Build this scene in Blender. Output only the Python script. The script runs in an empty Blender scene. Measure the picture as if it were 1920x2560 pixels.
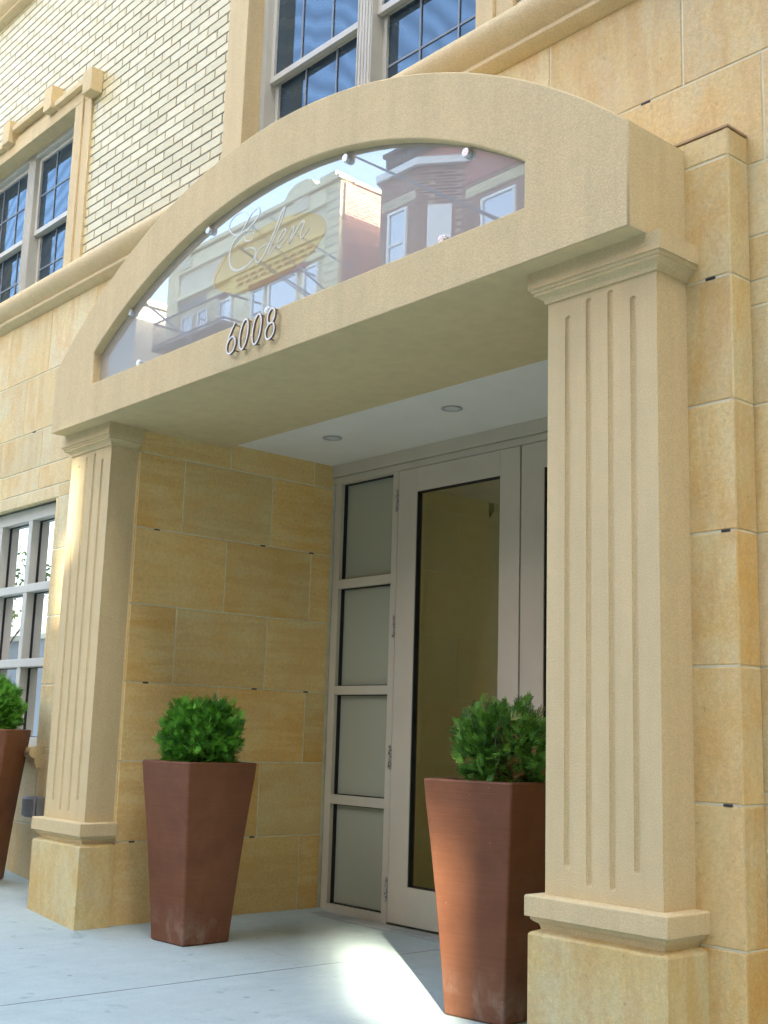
import bpy, bmesh, math, random
from mathutils import Vector, Matrix
import numpy as np
random.seed(7)
sc = bpy.context.scene
COL = sc.collection
PI = math.pi

# ------------------------------------------------------------------ materials
class NT:
    def __init__(s, name):
        m = bpy.data.materials.new(name); m.use_nodes = True
        s.m = m; s.t = m.node_tree; s.t.nodes.clear()
        s.out = s.t.nodes.new('ShaderNodeOutputMaterial')
    def n(s, typ, **kw):
        nd = s.t.nodes.new(typ)
        for k, v in kw.items(): setattr(nd, k, v)
        return nd
    def l(s, a, b): s.t.links.new(a, b)
    def coords(s, scale=(1, 1, 1), rnd=False):
        tc = s.n('ShaderNodeTexCoord')
        src = tc.outputs['Object']
        if rnd:
            at = s.n('ShaderNodeAttribute', attribute_name='rnd')
            ml = s.n('ShaderNodeVectorMath', operation='SCALE'); ml.inputs['Scale'].default_value = 37.0
            s.l(at.outputs['Color'], ml.inputs[0])
            ad = s.n('ShaderNodeVectorMath', operation='ADD')
            s.l(src, ad.inputs[0]); s.l(ml.outputs[0], ad.inputs[1]); src = ad.outputs[0]
            s.rnd = at
        mp = s.n('ShaderNodeMapping'); mp.inputs['Scale'].default_value = scale
        s.l(src, mp.inputs['Vector'])
        return mp.outputs[0]
    def noise(s, vec, scale, detail=4, rough=.55, dist=0.0):
        nd = s.n('ShaderNodeTexNoise'); nd.inputs['Scale'].default_value = scale
        nd.inputs['Detail'].default_value = detail; nd.inputs['Roughness'].default_value = rough
        nd.inputs['Distortion'].default_value = dist
        s.l(vec, nd.inputs['Vector']); return nd.outputs['Fac']
    def ramp(s, fac, stops, interp='LINEAR'):
        r = s.n('ShaderNodeValToRGB'); e = r.color_ramp.elements; r.color_ramp.interpolation = interp
        while len(e) < len(stops): e.new(.5)
        for i, (p, c) in enumerate(stops):
            e[i].position = p; e[i].color = (c[0], c[1], c[2], 1) if hasattr(c, '__len__') else (c, c, c, 1)
        s.l(fac, r.inputs[0]); return r.outputs[0]
    def mix(s, fac, a, b, mode='MIX'):
        x = s.n('ShaderNodeMix', data_type='RGBA', blend_type=mode)
        if hasattr(fac, 'links'): s.l(fac, x.inputs[0])
        else: x.inputs[0].default_value = fac
        for v, i in ((a, 6), (b, 7)):
            if hasattr(v, 'links'): s.l(v, x.inputs[i])
            else: x.inputs[i].default_value = (v[0], v[1], v[2], 1)
        return x.outputs[2]
    def bump(s, h, strength, dist=.01):
        b = s.n('ShaderNodeBump'); b.inputs['Strength'].default_value = strength
        b.inputs['Distance'].default_value = dist; s.l(h, b.inputs['Height']); return b.outputs[0]
    def pbr(s, col, rough=.8, normal=None, metal=0., spec=.3):
        p = s.n('ShaderNodeBsdfPrincipled')
        if hasattr(col, 'links'): s.l(col, p.inputs['Base Color'])
        else: p.inputs['Base Color'].default_value = (*col, 1)
        if hasattr(rough, 'links'): s.l(rough, p.inputs['Roughness'])
        else: p.inputs['Roughness'].default_value = rough
        p.inputs['Metallic'].default_value = metal
        p.inputs['Specular IOR Level'].default_value = spec
        if normal is not None: s.l(normal, p.inputs['Normal'])
        return p.outputs[0]
    def done(s, sh): s.l(sh, s.out.inputs['Surface']); return s.m

def m_stucco(name, c, dark=.86, light=1.08, grain=115):
    s = NT(name); v = s.coords()
    big = s.noise(v, 1.6, 5, .6); mid = s.noise(v, 14, 4, .6); fine = s.noise(v, grain, 3, .7); spk = s.noise(v, grain * 2.2, 2, .6)
    col = s.ramp(big, [(.3, tuple(x * .93 for x in c)), (.7, tuple(x * 1.05 for x in c))])
    col = s.mix(.30, col, s.ramp(mid, [(.3, tuple(x * .8 for x in c)), (.7, tuple(min(1, x * 1.15) for x in c))]))
    col = s.mix(.55, col, s.ramp(spk, [(.35, tuple(x * .74 for x in c)), (.62, tuple(min(1, x * 1.18) for x in c))]))
    stv = s.coords((9, 9, .7))
    streak = s.ramp(s.noise(stv, 1.0, 4, .6), [(.35, .93), (.6, 1.0)])
    col = s.mix(1.0, col, streak, 'MULTIPLY')
    return s.done(s.pbr(col, .92, s.bump(fine, .4, .006), spec=.15))

def m_stone(name, horizontal=True, tint=(1, 1, 1), orange=.5, grey=.5):
    s = NT(name)
    v = s.coords((1, 1, 1), rnd=True)
    vs = s.n('ShaderNodeMapping'); vs.inputs['Scale'].default_value = (1.0, 1.0, 9.0) if horizontal else (5.0, 5.0, 1.1)
    vs.inputs['Rotation'].default_value = (.06, .05, 0)
    s.l(v, vs.inputs['Vector']); g = vs.outputs[0]
    T = lambda c: tuple(a * b for a, b in zip(c, tint))
    och, buf, gry, rst = T((.66, .46, .155)), T((.69, .555, .255)), T((.64, .59, .345)), T((.63, .375, .090))
    grain = s.noise(g, 1.7, 9, .66, .5)
    col = s.ramp(grain, [(.28, och), (.44, T((.63, .47, .22))), (.54, buf), (.74, gry)])
    blot = s.noise(v, 1.7, 7, .70, .25)                       # broad orange clouds
    col = s.mix(s.ramp(blot, [(.44, 0.), (.66, orange)]), col, rst)
    col = s.mix(s.ramp(s.noise(v, 2.1, 6, .7, .2), [(.46, 0.), (.66, grey)]), col, gry)
    drip = s.noise(g, .8, 8, .72, .9)
    col = s.mix(s.ramp(drip, [(.54, 0.), (.72, orange * .9)]), col, rst)
    sep = s.n('ShaderNodeSeparateColor'); s.l(s.rnd.outputs['Color'], sep.inputs[0])
    col = s.mix(1., col, s.ramp(sep.outputs[0], [(0, (.90, .88, .84)), (.5, (1, 1, 1)), (1, (1.08, 1.05, 1.0))]), 'MULTIPLY')
    col = s.mix(s.ramp(sep.outputs[1], [(.5, 0.), (1., .4)]), col, gry)
    col = s.mix(s.ramp(sep.outputs[2], [(.6, 0.), (1., .3)]), col, rst)
    fine = s.noise(v, 55, 5, .75); spk = s.noise(v, 230, 2, .6)
    col = s.mix(.35, col, s.mix(1., col, s.ramp(fine, [(.34, .72), (.66, 1.28)]), 'MULTIPLY'))
    col = s.mix(.25, col, s.mix(1., col, s.ramp(spk, [(.3, .6), (.7, 1.4)]), 'MULTIPLY'))
    pits = s.ramp(s.noise(v, 34, 2, .4), [(.735, (1, 1, 1)), (.765, (.45, .38, .3))])
    col = s.mix(.35, col, s.mix(1., col, pits, 'MULTIPLY'))
    return s.done(s.pbr(col, s.ramp(blot, [(.3, .62), (.7, .85)]), s.bump(fine, .4, .004), spec=.3))

def m_simple(name, c, rough=.6, var=.1, scale=8, bump=0., bscale=60, metal=0., spec=.4, stretch=(1, 1, 1)):
    s = NT(name); v = s.coords(stretch)
    col = s.ramp(s.noise(v, scale, 5, .6), [(.3, tuple(x * (1 - var) for x in c)), (.7, tuple(min(1, x * (1 + var)) for x in c))])
    nm = s.bump(s.noise(v, bscale, 3, .6), bump, .004) if bump else None
    r = s.ramp(s.noise(v, scale * 2.3, 3, .6), [(.3, max(0, rough - .08)), (.7, min(1, rough + .08))])
    return s.done(s.pbr(col, r, nm, metal, spec))

def m_mirror(name, base, fac, tint=(1, 1, 1), rough=0.0, ripple=0., rs=3., base_rough=.8, wave=False):
    s = NT(name); v = s.coords()
    d = s.pbr(base, base_rough, spec=.0)
    g = s.n('ShaderNodeBsdfAnisotropic'); g.distribution = 'GGX'
    g.inputs['Color'].default_value = (*tint, 1); g.inputs['Roughness'].default_value = rough
    if ripple:
        nm = s.bump(s.noise(v, rs, 2, .5), ripple, .01); s.l(nm, g.inputs['Normal'])
    lw = s.n('ShaderNodeFresnel'); lw.inputs['IOR'].default_value = 1.5
    mr = s.n('ShaderNodeMapRange'); mr.inputs['From Min'].default_value = .04; mr.inputs['From Max'].default_value = .6
    mr.inputs['To Min'].default_value = fac; mr.inputs['To Max'].default_value = min(1, fac + .3)
    s.l(lw.outputs[0], mr.inputs['Value'])
    fo = mr.outputs[0]
    if wave:      # the insect screen's rippled rings
        w = s.n('ShaderNodeTexWave', wave_type='RINGS', rings_direction='Y'); w.inputs['Scale'].default_value = 2.2; w.inputs['Distortion'].default_value = 5.0
        w.inputs['Detail'].default_value = 2.5; w.inputs['Detail Scale'].default_value = 1.2; s.l(s.coords((1.3, 1, 1)), w.inputs['Vector'])
        wr = s.n('ShaderNodeMapRange'); wr.inputs['To Min'].default_value = .74; wr.inputs['To Max'].default_value = 1.12; s.l(w.outputs['Fac'], wr.inputs['Value'])
        mm = s.n('ShaderNodeMath', operation='MULTIPLY'); s.l(fo, mm.inputs[0]); s.l(wr.outputs[0], mm.inputs[1]); fo = mm.outputs[0]
    mx = s.n('ShaderNodeMixShader'); s.l(fo, mx.inputs[0]); s.l(d, mx.inputs[1]); s.l(g.outputs[0], mx.inputs[2])
    return s.done(mx.outputs[0])

def m_glass(name, fac, tint, gt=(1, 1, 1)):
    s = NT(name)
    t = s.n('ShaderNodeBsdfTransparent'); t.inputs[0].default_value = (*tint, 1)
    g = s.n('ShaderNodeBsdfAnisotropic'); g.inputs['Roughness'].default_value = 0.0; g.inputs['Color'].default_value = (*gt, 1)
    mx = s.n('ShaderNodeMixShader'); mx.inputs[0].default_value = fac
    s.l(t.outputs[0], mx.inputs[1]); s.l(g.outputs[0], mx.inputs[2])
    return s.done(mx.outputs[0])

def m_brick(name, c, joint, bw, bh, gap=.01, var=.2, bump=.4, axis='XZ'):
    s = NT(name); tc = s.n('ShaderNodeTexCoord')
    sp = s.n('ShaderNodeSeparateXYZ'); s.l(tc.outputs['Object'], sp.inputs[0])
    cb = s.n('ShaderNodeCombineXYZ'); ad = s.n('ShaderNodeMath', operation='ADD')
    s.l(sp.outputs[0], ad.inputs[0]); s.l(sp.outputs[1], ad.inputs[1]); s.l(ad.outputs[0], cb.inputs[0]); s.l(sp.outputs[2], cb.inputs[1])
    b = s.n('ShaderNodeTexBrick'); s.l(cb.outputs[0], b.inputs['Vector'])
    b.inputs['Scale'].default_value = 1; b.inputs['Brick Width'].default_value = bw; b.inputs['Row Height'].default_value = bh
    b.inputs['Mortar Size'].default_value = gap; b.inputs['Color1'].default_value = (*[x * (1 - var) for x in c], 1)
    b.inputs['Color2'].default_value = (*[min(1, x * (1 + var)) for x in c], 1); b.inputs['Mortar'].default_value = (*joint, 1)
    v = s.coords(); col = s.mix(.4, b.outputs['Color'], s.mix(1., b.outputs['Color'], s.ramp(s.noise(v, 1.2, 5), [(.3, .6), (.7, 1.4)]), 'MULTIPLY'))
    return s.done(s.pbr(col, .9, s.bump(b.outputs['Fac'], -bump, .01), spec=.2))

STUC = m_stucco('stucco_beige', (.68, .55, .300))
STUC2 = m_stucco('stucco_window_surround', (.69, .56, .315), grain=90)
STONE = m_stone('sandstone_banded', True, (1.15, 1.09, .98), .6, .35)
STONEV = m_stone('sandstone_upright', False, (1.04, 1.06, 1.16), .36, .7)
STONEO = m_stone('sandstone_orange', False, (1.02, 1.0, 1.0), .72, .6)
STONEP = m_stone('sandstone_pale', False, (.95, .98, 1.0), .45, .8)
MORT = m_simple('stone_mortar', (.74, .73, .54), .9, .12, 9, .3)
SHIM = m_simple('plastic_shim', (.035, .04, .045), .6, .1)
def m_creambrick():
    s = NT('cream_glazed_brick'); v = s.coords((1, 1, 1), rnd=True)
    sep = s.n('ShaderNodeSeparateColor'); s.l(s.rnd.outputs['Color'], sep.inputs[0])
    c = s.ramp(sep.outputs[0], [(0, (.63, .56, .295)), (.5, (.68, .61, .335)), (1, (.74, .665, .385))])
    c = s.mix(.35, c, s.mix(1., c, s.ramp(s.noise(v, 30, 4, .7), [(.3, .8), (.7, 1.15)]), 'MULTIPLY'))
    return s.done(s.pbr(c, .38, s.bump(s.noise(v, 45, 3), .15, .004), spec=.45))
BRICK = m_creambrick()
BMORT = m_simple('dark_brick_joint', (.27, .25, .25), .9, .15, 20)
CEIL = m_simple('ceiling_plaster', (.82, .785, .69), .85, .03, 3, .1, 80)
PAINT = m_simple('painted_frame_greige', (.53, .49, .37), .45, .04, 4, 0, spec=.4)
PAINTL = m_simple('window_frame_white', (.56, .555, .47), .45, .05, 5)
GASK = m_simple('black_gasket', (.012, .012, .012), .6, .1)
STEEL = m_simple('brushed_steel', (.55, .53, .5), .3, .1, 30, metal=.9)
CHROME = m_simple('polished_steel', (.78, .77, .74), .22, .05, 30, metal=.75)
FROST = m_mirror('frosted_glass', (.37, .385, .285), .05, (.9, 1, .9), .25)
DOORG = m_glass('door_glass', .24, (1, 1, .92), (.95, .95, .86))
SIGNG = m_mirror('sign_glass', (.375, .36, .325), .30, (.96, .98, .93), 0.0)
WING = m_mirror('upper_window_glass', (.035, .052, .068), .14, (.55, .74, .90), .01, .03, 2.2, wave=True)
WINL = m_mirror('lower_window_glass', (.13, .14, .14), .78, (1, 1, 1), .004, .02, 3)
OPPG = m_mirror('far_window_glass', (.20, .22, .26), .3, (1, 1, 1), .02)
FROSTW = m_mirror('frosted_white_film', (.55, .53, .46), .26, (1, 1, 1), .08)
GOLDF = m_mirror('golden_film', (.40, .33, .205), .28, (1, .88, .62))
GOLDL = m_simple('golden_line', (.66, .49, .20), .6, .04, 4)
BRZ = m_simple('bronze_side', (.16, .12, .08), .5, .1)

def m_concrete():
    s = NT('sidewalk_concrete'); v = s.coords()
    a = s.noise(v, .9, 6, .6, .4); b = s.noise(v, 5, 6, .65); f = s.noise(v, 120, 3, .7)
    c = s.ramp(a, [(.3, (.385, .465, .43)), (.7, (.45, .525, .485))])
    c = s.mix(.45, c, s.ramp(b, [(.32, (.34, .415, .385)), (.68, (.47, .56, .51))]))
    vs = s.coords((14, 1.2, 1)); br = s.noise(vs, 1.4, 4, .6)
    c = s.mix(.25, c, s.ramp(br, [(.3, (.36, .435, .405)), (.7, (.47, .56, .51))]))
    c = s.mix(.35, c, s.mix(1., c, s.ramp(f, [(.3, .75), (.7, 1.25)]), 'MULTIPLY'))
    st = s.ramp(s.noise(v, 9, 3, .5, .5), [(.64, (1, 1, 1)), (.75, (.62, .64, .62))])
    ck = s.noise(s.coords((1.0, 1.0, 1)), 1.1, 9, .62, 1.2)
    c = s.mix(.10, c, s.mix(1., c, s.ramp(ck, [(.493, (1, 1, 1)), (.4985, (.55, .56, .56)), (.5015, (.55, .56, .56)), (.507, (1, 1, 1))]), 'MULTIPLY'))
    gm = s.n('ShaderNodeTexVoronoi'); gm.inputs['Scale'].default_value = 3.1; s.l(v, gm.inputs['Vector'])
    c = s.mix(s.ramp(gm.outputs['Distance'], [(.045, .6), (.06, 0.)]), c, (.18, .2, .19))
    c = s.mix(s.ramp(s.noise(v, .55, 5, .6, .6), [(.5, 0.), (.72, .25)]), c, (.40, .42, .37))
    c = s.mix(.6, c, s.mix(1., c, st, 'MULTIPLY'))
    return s.done(s.pbr(c, .88, s.bump(f, .3, .004), spec=.2))
CONC = m_concrete()
JOINT = m_simple('concrete_joint_dirt', (.17, .175, .19), .95, .25, 12)
def m_terracotta():
    s = NT('brown_terracotta'); v = s.coords()
    lines = s.noise(s.coords((2.5, 2.5, 130)), 1.2, 3, .6)
    c = s.ramp(s.noise(v, 3.0, 5, .6), [(.3, (.150, .052, .019)), (.7, (.205, .080, .032))])
    c = s.mix(.3, c, s.ramp(lines, [(.3, (.115, .042, .019)), (.7, (.185, .08, .040))]))
    c = s.mix(s.ramp(s.noise(s.coords((1.2, 1.2, .8)), 2.2, 5, .7, .3), [(.46, 0.), (.72, .30)]), c, (.27, .125, .075))
    c = s.mix(s.ramp(s.noise(s.coords((1, 1, 1)), 5, 5, .7, .3), [(.5, 0.), (.8, .5)]), c, (.085, .03, .014))
    # limey scuffs close to the foot
    tc = s.n('ShaderNodeTexCoord'); sp = s.n('ShaderNodeSeparateXYZ'); s.l(tc.outputs['Object'], sp.inputs[0])
    low = s.ramp(sp.outputs[2], [(.02, 1.), (.24, .0)])
    sc1 = s.ramp(s.noise(s.coords((5, 5, 3)), 1.6, 6, .7, .4), [(.50, 0.), (.66, .34)])
    k = s.n('ShaderNodeMath', operation='MULTIPLY'); s.l(low, k.inputs[0]); s.l(sc1, k.inputs[1])
    c = s.mix(k.outputs[0], c, (.43, .36, .29))
    spk = s.n('ShaderNodeTexVoronoi'); spk.inputs['Scale'].default_value = 17; s.l(v, spk.inputs['Vector'])
    c = s.mix(s.ramp(spk.outputs['Distance'], [(.028, .6), (.045, 0.)]), c, (.5, .42, .36))
    return s.done(s.pbr(c, .62, s.bump(lines, .35, .003), spec=.35))
TERRA = m_terracotta()
SOIL = m_simple('potting_soil', (.05, .035, .022), .95, .4, 30, .8, 40)
def m_leaf(name, a, b, brown=0.):
    s = NT(name)
    at = s.n('ShaderNodeAttribute', attribute_name='rnd'); sep = s.n('ShaderNodeSeparateColor'); s.l(at.outputs['Color'], sep.inputs[0])
    c = s.ramp(sep.outputs[0], [(0, a), (1, b)])
    if brown: c = s.mix(s.ramp(sep.outputs[1], [(1 - brown - .02, 0.), (1 - brown + .02, 1.)]), c, (.30, .17, .06))
    p = s.n('ShaderNodeBsdfPrincipled'); s.l(c, p.inputs['Base Color']); p.inputs['Roughness'].default_value = .55
    p.inputs['Specular IOR Level'].default_value = .3
    t = s.n('ShaderNodeBsdfTranslucent'); s.l(c, t.inputs[0]); mx = s.n('ShaderNodeMixShader'); mx.inputs[0].default_value = .15
    s.l(p.outputs[0], mx.inputs[1]); s.l(t.outputs[0], mx.inputs[2])
    return s.done(mx.outputs[0])
LEAF = m_leaf('arborvitae_green', (.035, .135, .012), (.22, .60, .055))
LEAF2 = m_leaf('arborvitae_green_browning', (.040, .120, .016), (.22, .48, .065), .04)
TLEAF = m_leaf('street_tree_leaf', (.10, .16, .04), (.2, .25, .08))
BARK = m_simple('bark', (.09, .065, .045), .9, .3, 20, .8, 30)

# ------------------------------------------------------------------ mesh helper
class MB:
    def __init__(s): s.v = []; s.f = []; s.mi = []; s.c = []; s.mats = []
    def mat(s, m):
        if m not in s.mats: s.mats.append(m)
        return s.mats.index(m)
    def add(s, vs, fs, m, rnd=None):
        b = len(s.v); s.v += [tuple(p) for p in vs]; k = s.mat(m)
        if rnd is None: rnd = (.5, .5, .5)
        for f in fs: s.f.append([b + i for i in f]); s.mi.append(k); s.c.append(rnd)
    def box(s, x0, x1, y0, y1, z0, z1, m, rnd=None):
        if x0 > x1: x0, x1 = x1, x0
        if y0 > y1: y0, y1 = y1, y0
        if z0 > z1: z0, z1 = z1, z0
        vs = [(x0, y0, z0), (x1, y0, z0), (x1, y1, z0), (x0, y1, z0), (x0, y0, z1), (x1, y0, z1), (x1, y1, z1), (x0, y1, z1)]
        s.add(vs, [(3, 2, 1, 0), (4, 5, 6, 7), (0, 1, 5, 4), (1, 2, 6, 5), (2, 3, 7, 6), (3, 0, 4, 7)], m, rnd)
    def block(s, o, u, n, a0, a1, z0, z1, th, ch, m, rnd):
        """stone or brick: front face on plane o along u (horizontal) with outward normal n, chamfered edge"""
        o = Vector(o); u = Vector(u); n = Vector(n)
        def P(a, z, d): return o + u * a + Vector((0, 0, z)) + n * d
        vs = [P(a0, z0, -th), P(a1, z0, -th), P(a1, z1, -th), P(a0, z1, -th),
              P(a0, z0, -ch), P(a1, z0, -ch), P(a1, z1, -ch), P(a0, z1, -ch),
              P(a0 + ch, z0 + ch, 0), P(a1 - ch, z0 + ch, 0), P(a1 - ch, z1 - ch, 0), P(a0 + ch, z1 - ch, 0)]
        fs = [(8, 9, 10, 11)] + [(0 + i, (i + 1) % 4, 4 + (i + 1) % 4, 4 + i) for i in range(4)] + [(4 + i, 4 + (i + 1) % 4, 8 + (i + 1) % 4, 8 + i) for i in range(4)]
        if u.cross(Vector((0, 0, 1))).dot(n) < 0: fs = [f[::-1] for f in fs]
        s.add(vs, fs, m, rnd)
    def tube(s, pts, r, m, seg=8, cap=True, rnd=None):
        pts = [Vector(p) for p in pts]; rs = r if hasattr(r, '__len__') else [r] * len(pts)
        vs = []; fs = []; prev = None
        for i, p in enumerate(pts):
            d = (pts[min(i + 1, len(pts) - 1)] - pts[max(i - 1, 0)])
            d = d.normalized() if d.length > 1e-9 else Vector((0, 0, 1))
            a = prev if prev is not None else (Vector((0, 0, 1)) if abs(d.z) < .9 else Vector((1, 0, 0)))
            x = d.cross(a); x = x.normalized() if x.length > 1e-6 else d.orthogonal().normalized(); y = d.cross(x).normalized()
            prev = -y if prev is None else prev
            prev = x.cross(d).normalized()
            for k in range(seg):
                t = 2 * PI * k / seg; vs.append(p + (x * math.cos(t) + prev * math.sin(t)) * rs[i])
        for i in range(len(pts) - 1):
            for k in range(seg):
                a = i * seg + k; b = i * seg + (k + 1) % seg; fs.append((a, b, b + seg, a + seg))
        if cap: fs.append(tuple(range(seg))[::-1]); fs.append(tuple((len(pts) - 1) * seg + k for k in range(seg)))
        s.add(vs, fs, m, rnd)
    def prism(s, poly, y0, y1, m, rnd=None):
        """poly of (x, z), extruded from y0 (front) to y1"""
        n = len(poly); vs = [(x, y0, z) for x, z in poly] + [(x, y1, z) for x, z in poly]
        fs = [tuple(range(n)), tuple(range(2 * n - 1, n - 1, -1))] + [(i, i + n, (i + 1) % n + n, (i + 1) % n) for i in range(n)]
        s.add(vs, fs, m, rnd)
    def sweep_x(s, prof, x0, x1, m):
        """profile of (y, z) swept along x"""
        n = len(prof); vs = [(x0, y, z) for y, z in prof] + [(x1, y, z) for y, z in prof]
        fs = [(i, (i + 1) % n, (i + 1) % n + n, i + n) for i in range(n)] + [tuple(range(n))[::-1], tuple(range(n, 2 * n))]
        s.add(vs, fs, m)
    def rings(s, rings, m, close=False):
        """open three-sided or closed stacked rings with equal counts"""
        n = len(rings[0]); vs = [p for r in rings for p in r]; fs = []
        for i in range(len(rings) - 1):
            for k in range(n if close else n - 1):
                a = i * n + k; b = i * n + (k + 1) % n; fs.append((a, b, b + n, a + n))
        s.add(vs, fs, m)
    def build(s, name, parent=None, bevel=0, smooth=35, recalc=True, loc=None, segs=2):
        me = bpy.data.meshes.new(name); me.from_pydata(s.v, [], s.f)
        for m in s.mats: me.materials.append(m)
        me.polygons.foreach_set('material_index', s.mi)
        at = me.attributes.new('rnd', 'FLOAT_COLOR', 'FACE')
        at.data.foreach_set('color', np.array([(c[0], c[1], c[2], 1.) for c in s.c], dtype=np.float32).ravel())
        if recalc:
            bm = bmesh.new(); bm.from_mesh(me); bmesh.ops.recalc_face_normals(bm, faces=bm.faces); bm.to_mesh(me); bm.free()
        me.polygons.foreach_set('use_smooth', [True] * len(me.polygons)); me.set_sharp_from_angle(angle=math.radians(smooth))
        me.update()
        o = bpy.data.objects.new(name, me); COL.objects.link(o)
        if loc is not None:
            me.transform(Matrix.Translation(-Vector(loc))); o.location = loc
        if parent is not None:
            o.parent = parent
            # children keep world coordinates
            o.matrix_parent_inverse = parent_world(parent).inverted()
        if bevel:
            b = o.modifiers.new('bevel', 'BEVEL'); b.width = bevel; b.segments = segs; b.limit_method = 'ANGLE'; b.angle_limit = math.radians(40)
        return o
def parent_world(o):
    m = Matrix.LocRotScale(o.location, o.rotation_euler, o.scale)
    if o.parent: return parent_world(o.parent) @ o.matrix_parent_inverse @ m
    return m
def tag(o, label=None, cat=None, group=None, kind=None):
    if label: o['label'] = label
    if cat: o['category'] = cat
    if group: o['group'] = group
    if kind: o['kind'] = kind
    return o
def empty(name, loc=(0, 0, 0), parent=None, rz=0):
    o = bpy.data.objects.new(name, None); COL.objects.link(o); o.location = loc; o.rotation_euler = (0, 0, rz)
    o.empty_display_size = .1
    if parent is not None: o.parent = parent; o.matrix_parent_inverse = parent_world(parent).inverted()
    return o
R3 = lambda: (random.random(), random.random(), random.random())

# ------------------------------------------------------------------ key dimensions
W = .535; DX = 4.171; YW = .192; YM = .33          # column width, spacing, pilaster front, main wall face
ZP0, ZP1, ZBT = .461, .538, .404
ZS, ZC, ZT = 2.881, 2.9276, 3.0
XR0, XR1 = .55, 4.16                                # the recess side walls
COURSE = [-.32, .42, .905, 1.39, 1.88, 2.37, 2.86, 3.34, 3.80, 4.31]

# ------------------------------------------------------------------ ground
def gz(x, y):
    t = max(0., .95 - x)
    t = t * t / (t + .25)
    return -.09 + .088 * t if x > -14 else -.09 + .088 * ((.95 + 14) ** 2 / (.95 + 14.25)) if False else -.09 + .088 * min(t, 3.)
g = MB()
xs = [-60, -40, -20, -10, -5, -3, -2, -1.5, -1.2, -1, -.8, -.6, -.4, -.2, 0, .2, .4, .6, .8, 1.0, 1.5, 2.085, 2.0945, 2.8, 3.5, 4.5, 6, 8, 12, 20, 40, 60]
ys = [-4.9, -4, -3, -2, -1.2, -.6, 0, .3, .8, 1.3, 1.9]
for i in range(len(xs) - 1):
    if xs[i] == 2.085: continue
    for j in range(len(ys) - 1):
        if ys[j] >= .3 and (xs[i] < .4 or xs[i + 1] > 4.5): 
            pass
        q = [(xs[i], ys[j]), (xs[i + 1], ys[j]), (xs[i + 1], ys[j + 1]), (xs[i], ys[j + 1])]
        g.add([(x, y, gz(x, y)) for x, y in q], [(0, 1, 2, 3)], CONC)
# the tooled joint: a real groove between the two pours
g.add([(2.085, ys[0], gz(2.085, 0)), (2.085, ys[-1], gz(2.085, 0)), (2.088, ys[-1], -.096), (2.088, ys[0], -.096),
       (2.093, ys[0], -.096), (2.093, ys[-1], -.096), (2.0945, ys[-1], gz(2.1, 0)), (2.0945, ys[0], gz(2.1, 0))],
      [(0, 3, 2, 1), (3, 4, 5, 2), (4, 7, 6, 5)], JOINT)
# kerb edge
g.add([(x, y, z) for x in (-60, 60) for y, z in ((-4.9, -.09), (-4.9, -.26), (-5.05, -.10), (-5.05, -.28))], [(0, 4, 6, 2), (2, 6, 7, 3)], CONC)
sw = g.build('sidewalk', recalc=False); tag(sw, kind='structure')
ASPH = m_simple('asphalt', (.05, .05, .052), .9, .25, 6, .6, 90)
gr = MB(); gr.add([(-150, -12.2, -.24), (150, -12.2, -.24), (150, -5.0, -.24), (-150, -5.0, -.24)], [(0, 1, 2, 3)], ASPH)
tag(gr.build('road', recalc=False), kind='structure')
gr = MB(); gr.box(-150, 150, -16.2, -12.2, -.6, -.1, CONC); tag(gr.build('far_sidewalk'), kind='structure')
gr = MB(); gr.add([(-300, -300, -.62), (300, -300, -.62), (300, 300, -.62), (-300, 300, -.62)], [(0, 1, 2, 3)], ASPH)
tag(gr.build('ground', recalc=False), kind='structure')

# ------------------------------------------------------------------ the building
bld = empty('building', (2.4, 2., -.09))
tag(bld, 'beige stucco, sandstone and cream brick building with an arched entrance portico', 'building')

def stone_run(mb, o, u, n, a_lo, a_hi, joints_even, joints_odd, skips=(), m=STONE, zlo=None, zhi=None, gap=.0036, th=.05, shims=True, first=0):
    """courses of chamfered blocks; skips = (a0,a1,z0,z1) openings"""
    for ci in range(len(COURSE) - 1):
        z0, z1 = COURSE[ci], COURSE[ci + 1]
        if zhi is not None and z0 >= zhi - .01: break
        if zhi is not None: z1 = min(z1, zhi)
        sub = [(z0, z1)]
        for (s0, s1, q0, q1) in skips:           # split course at opening heads and sills
            for zz in (q0, q1):
                new = []
                for (c0, c1) in sub:
                    if c0 + .02 < zz < c1 - .02: new += [(c0, zz), (zz, c1)]
                    else: new.append((c0, c1))
                sub = new
        js = joints_odd if ci % 2 else joints_even
        for (c0, c1) in sub:
            segs = []; edges = [a_lo] + [j for j in js if a_lo + .03 < j < a_hi - .03] + [a_hi]
            for e0, e1 in zip(edges, edges[1:]):
                parts = [(e0, e1)]
                for (s0, s1, q0, q1) in skips:
                    if q0 < (c0 + c1) / 2 < q1:
                        np_ = []
                        for (p0, p1) in parts:
                            if p1 <= s0 or p0 >= s1: np_.append((p0, p1))
                            else:
                                if p0 < s0 - .01: np_.append((p0, s0))
                                if p1 > s1 + .01: np_.append((s1, p1))
                        parts = np_
                segs += parts
            for (e0, e1) in segs:
                mb.block(o, u, n, e0 + gap, e1 - gap, c0 + gap, c1 - gap, th, .004, m, R3())

# main stone wall
mw = MB()
Xa, Xb = -4.8, 7.6
je = [-4.70 + .726 * k for k in range(18)]
joints_even = [3.885 + .7265 * k for k in range(-13, 6)]     # course index 8 (even)
joints_odd = [4.25 + .7265 * k for k in range(-13, 6)]
WB = (-3.16, -.885, .95, 2.76)                                # lower window opening
REC = (XR0 - .05, XR1 + .05, -.5, 3.04)
stone_run(mw, (0, YM, 0), (1, 0, 0), (0, -1, 0), Xa, Xb, joints_even, joints_odd, skips=(WB, REC), m=STONEV)
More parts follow.
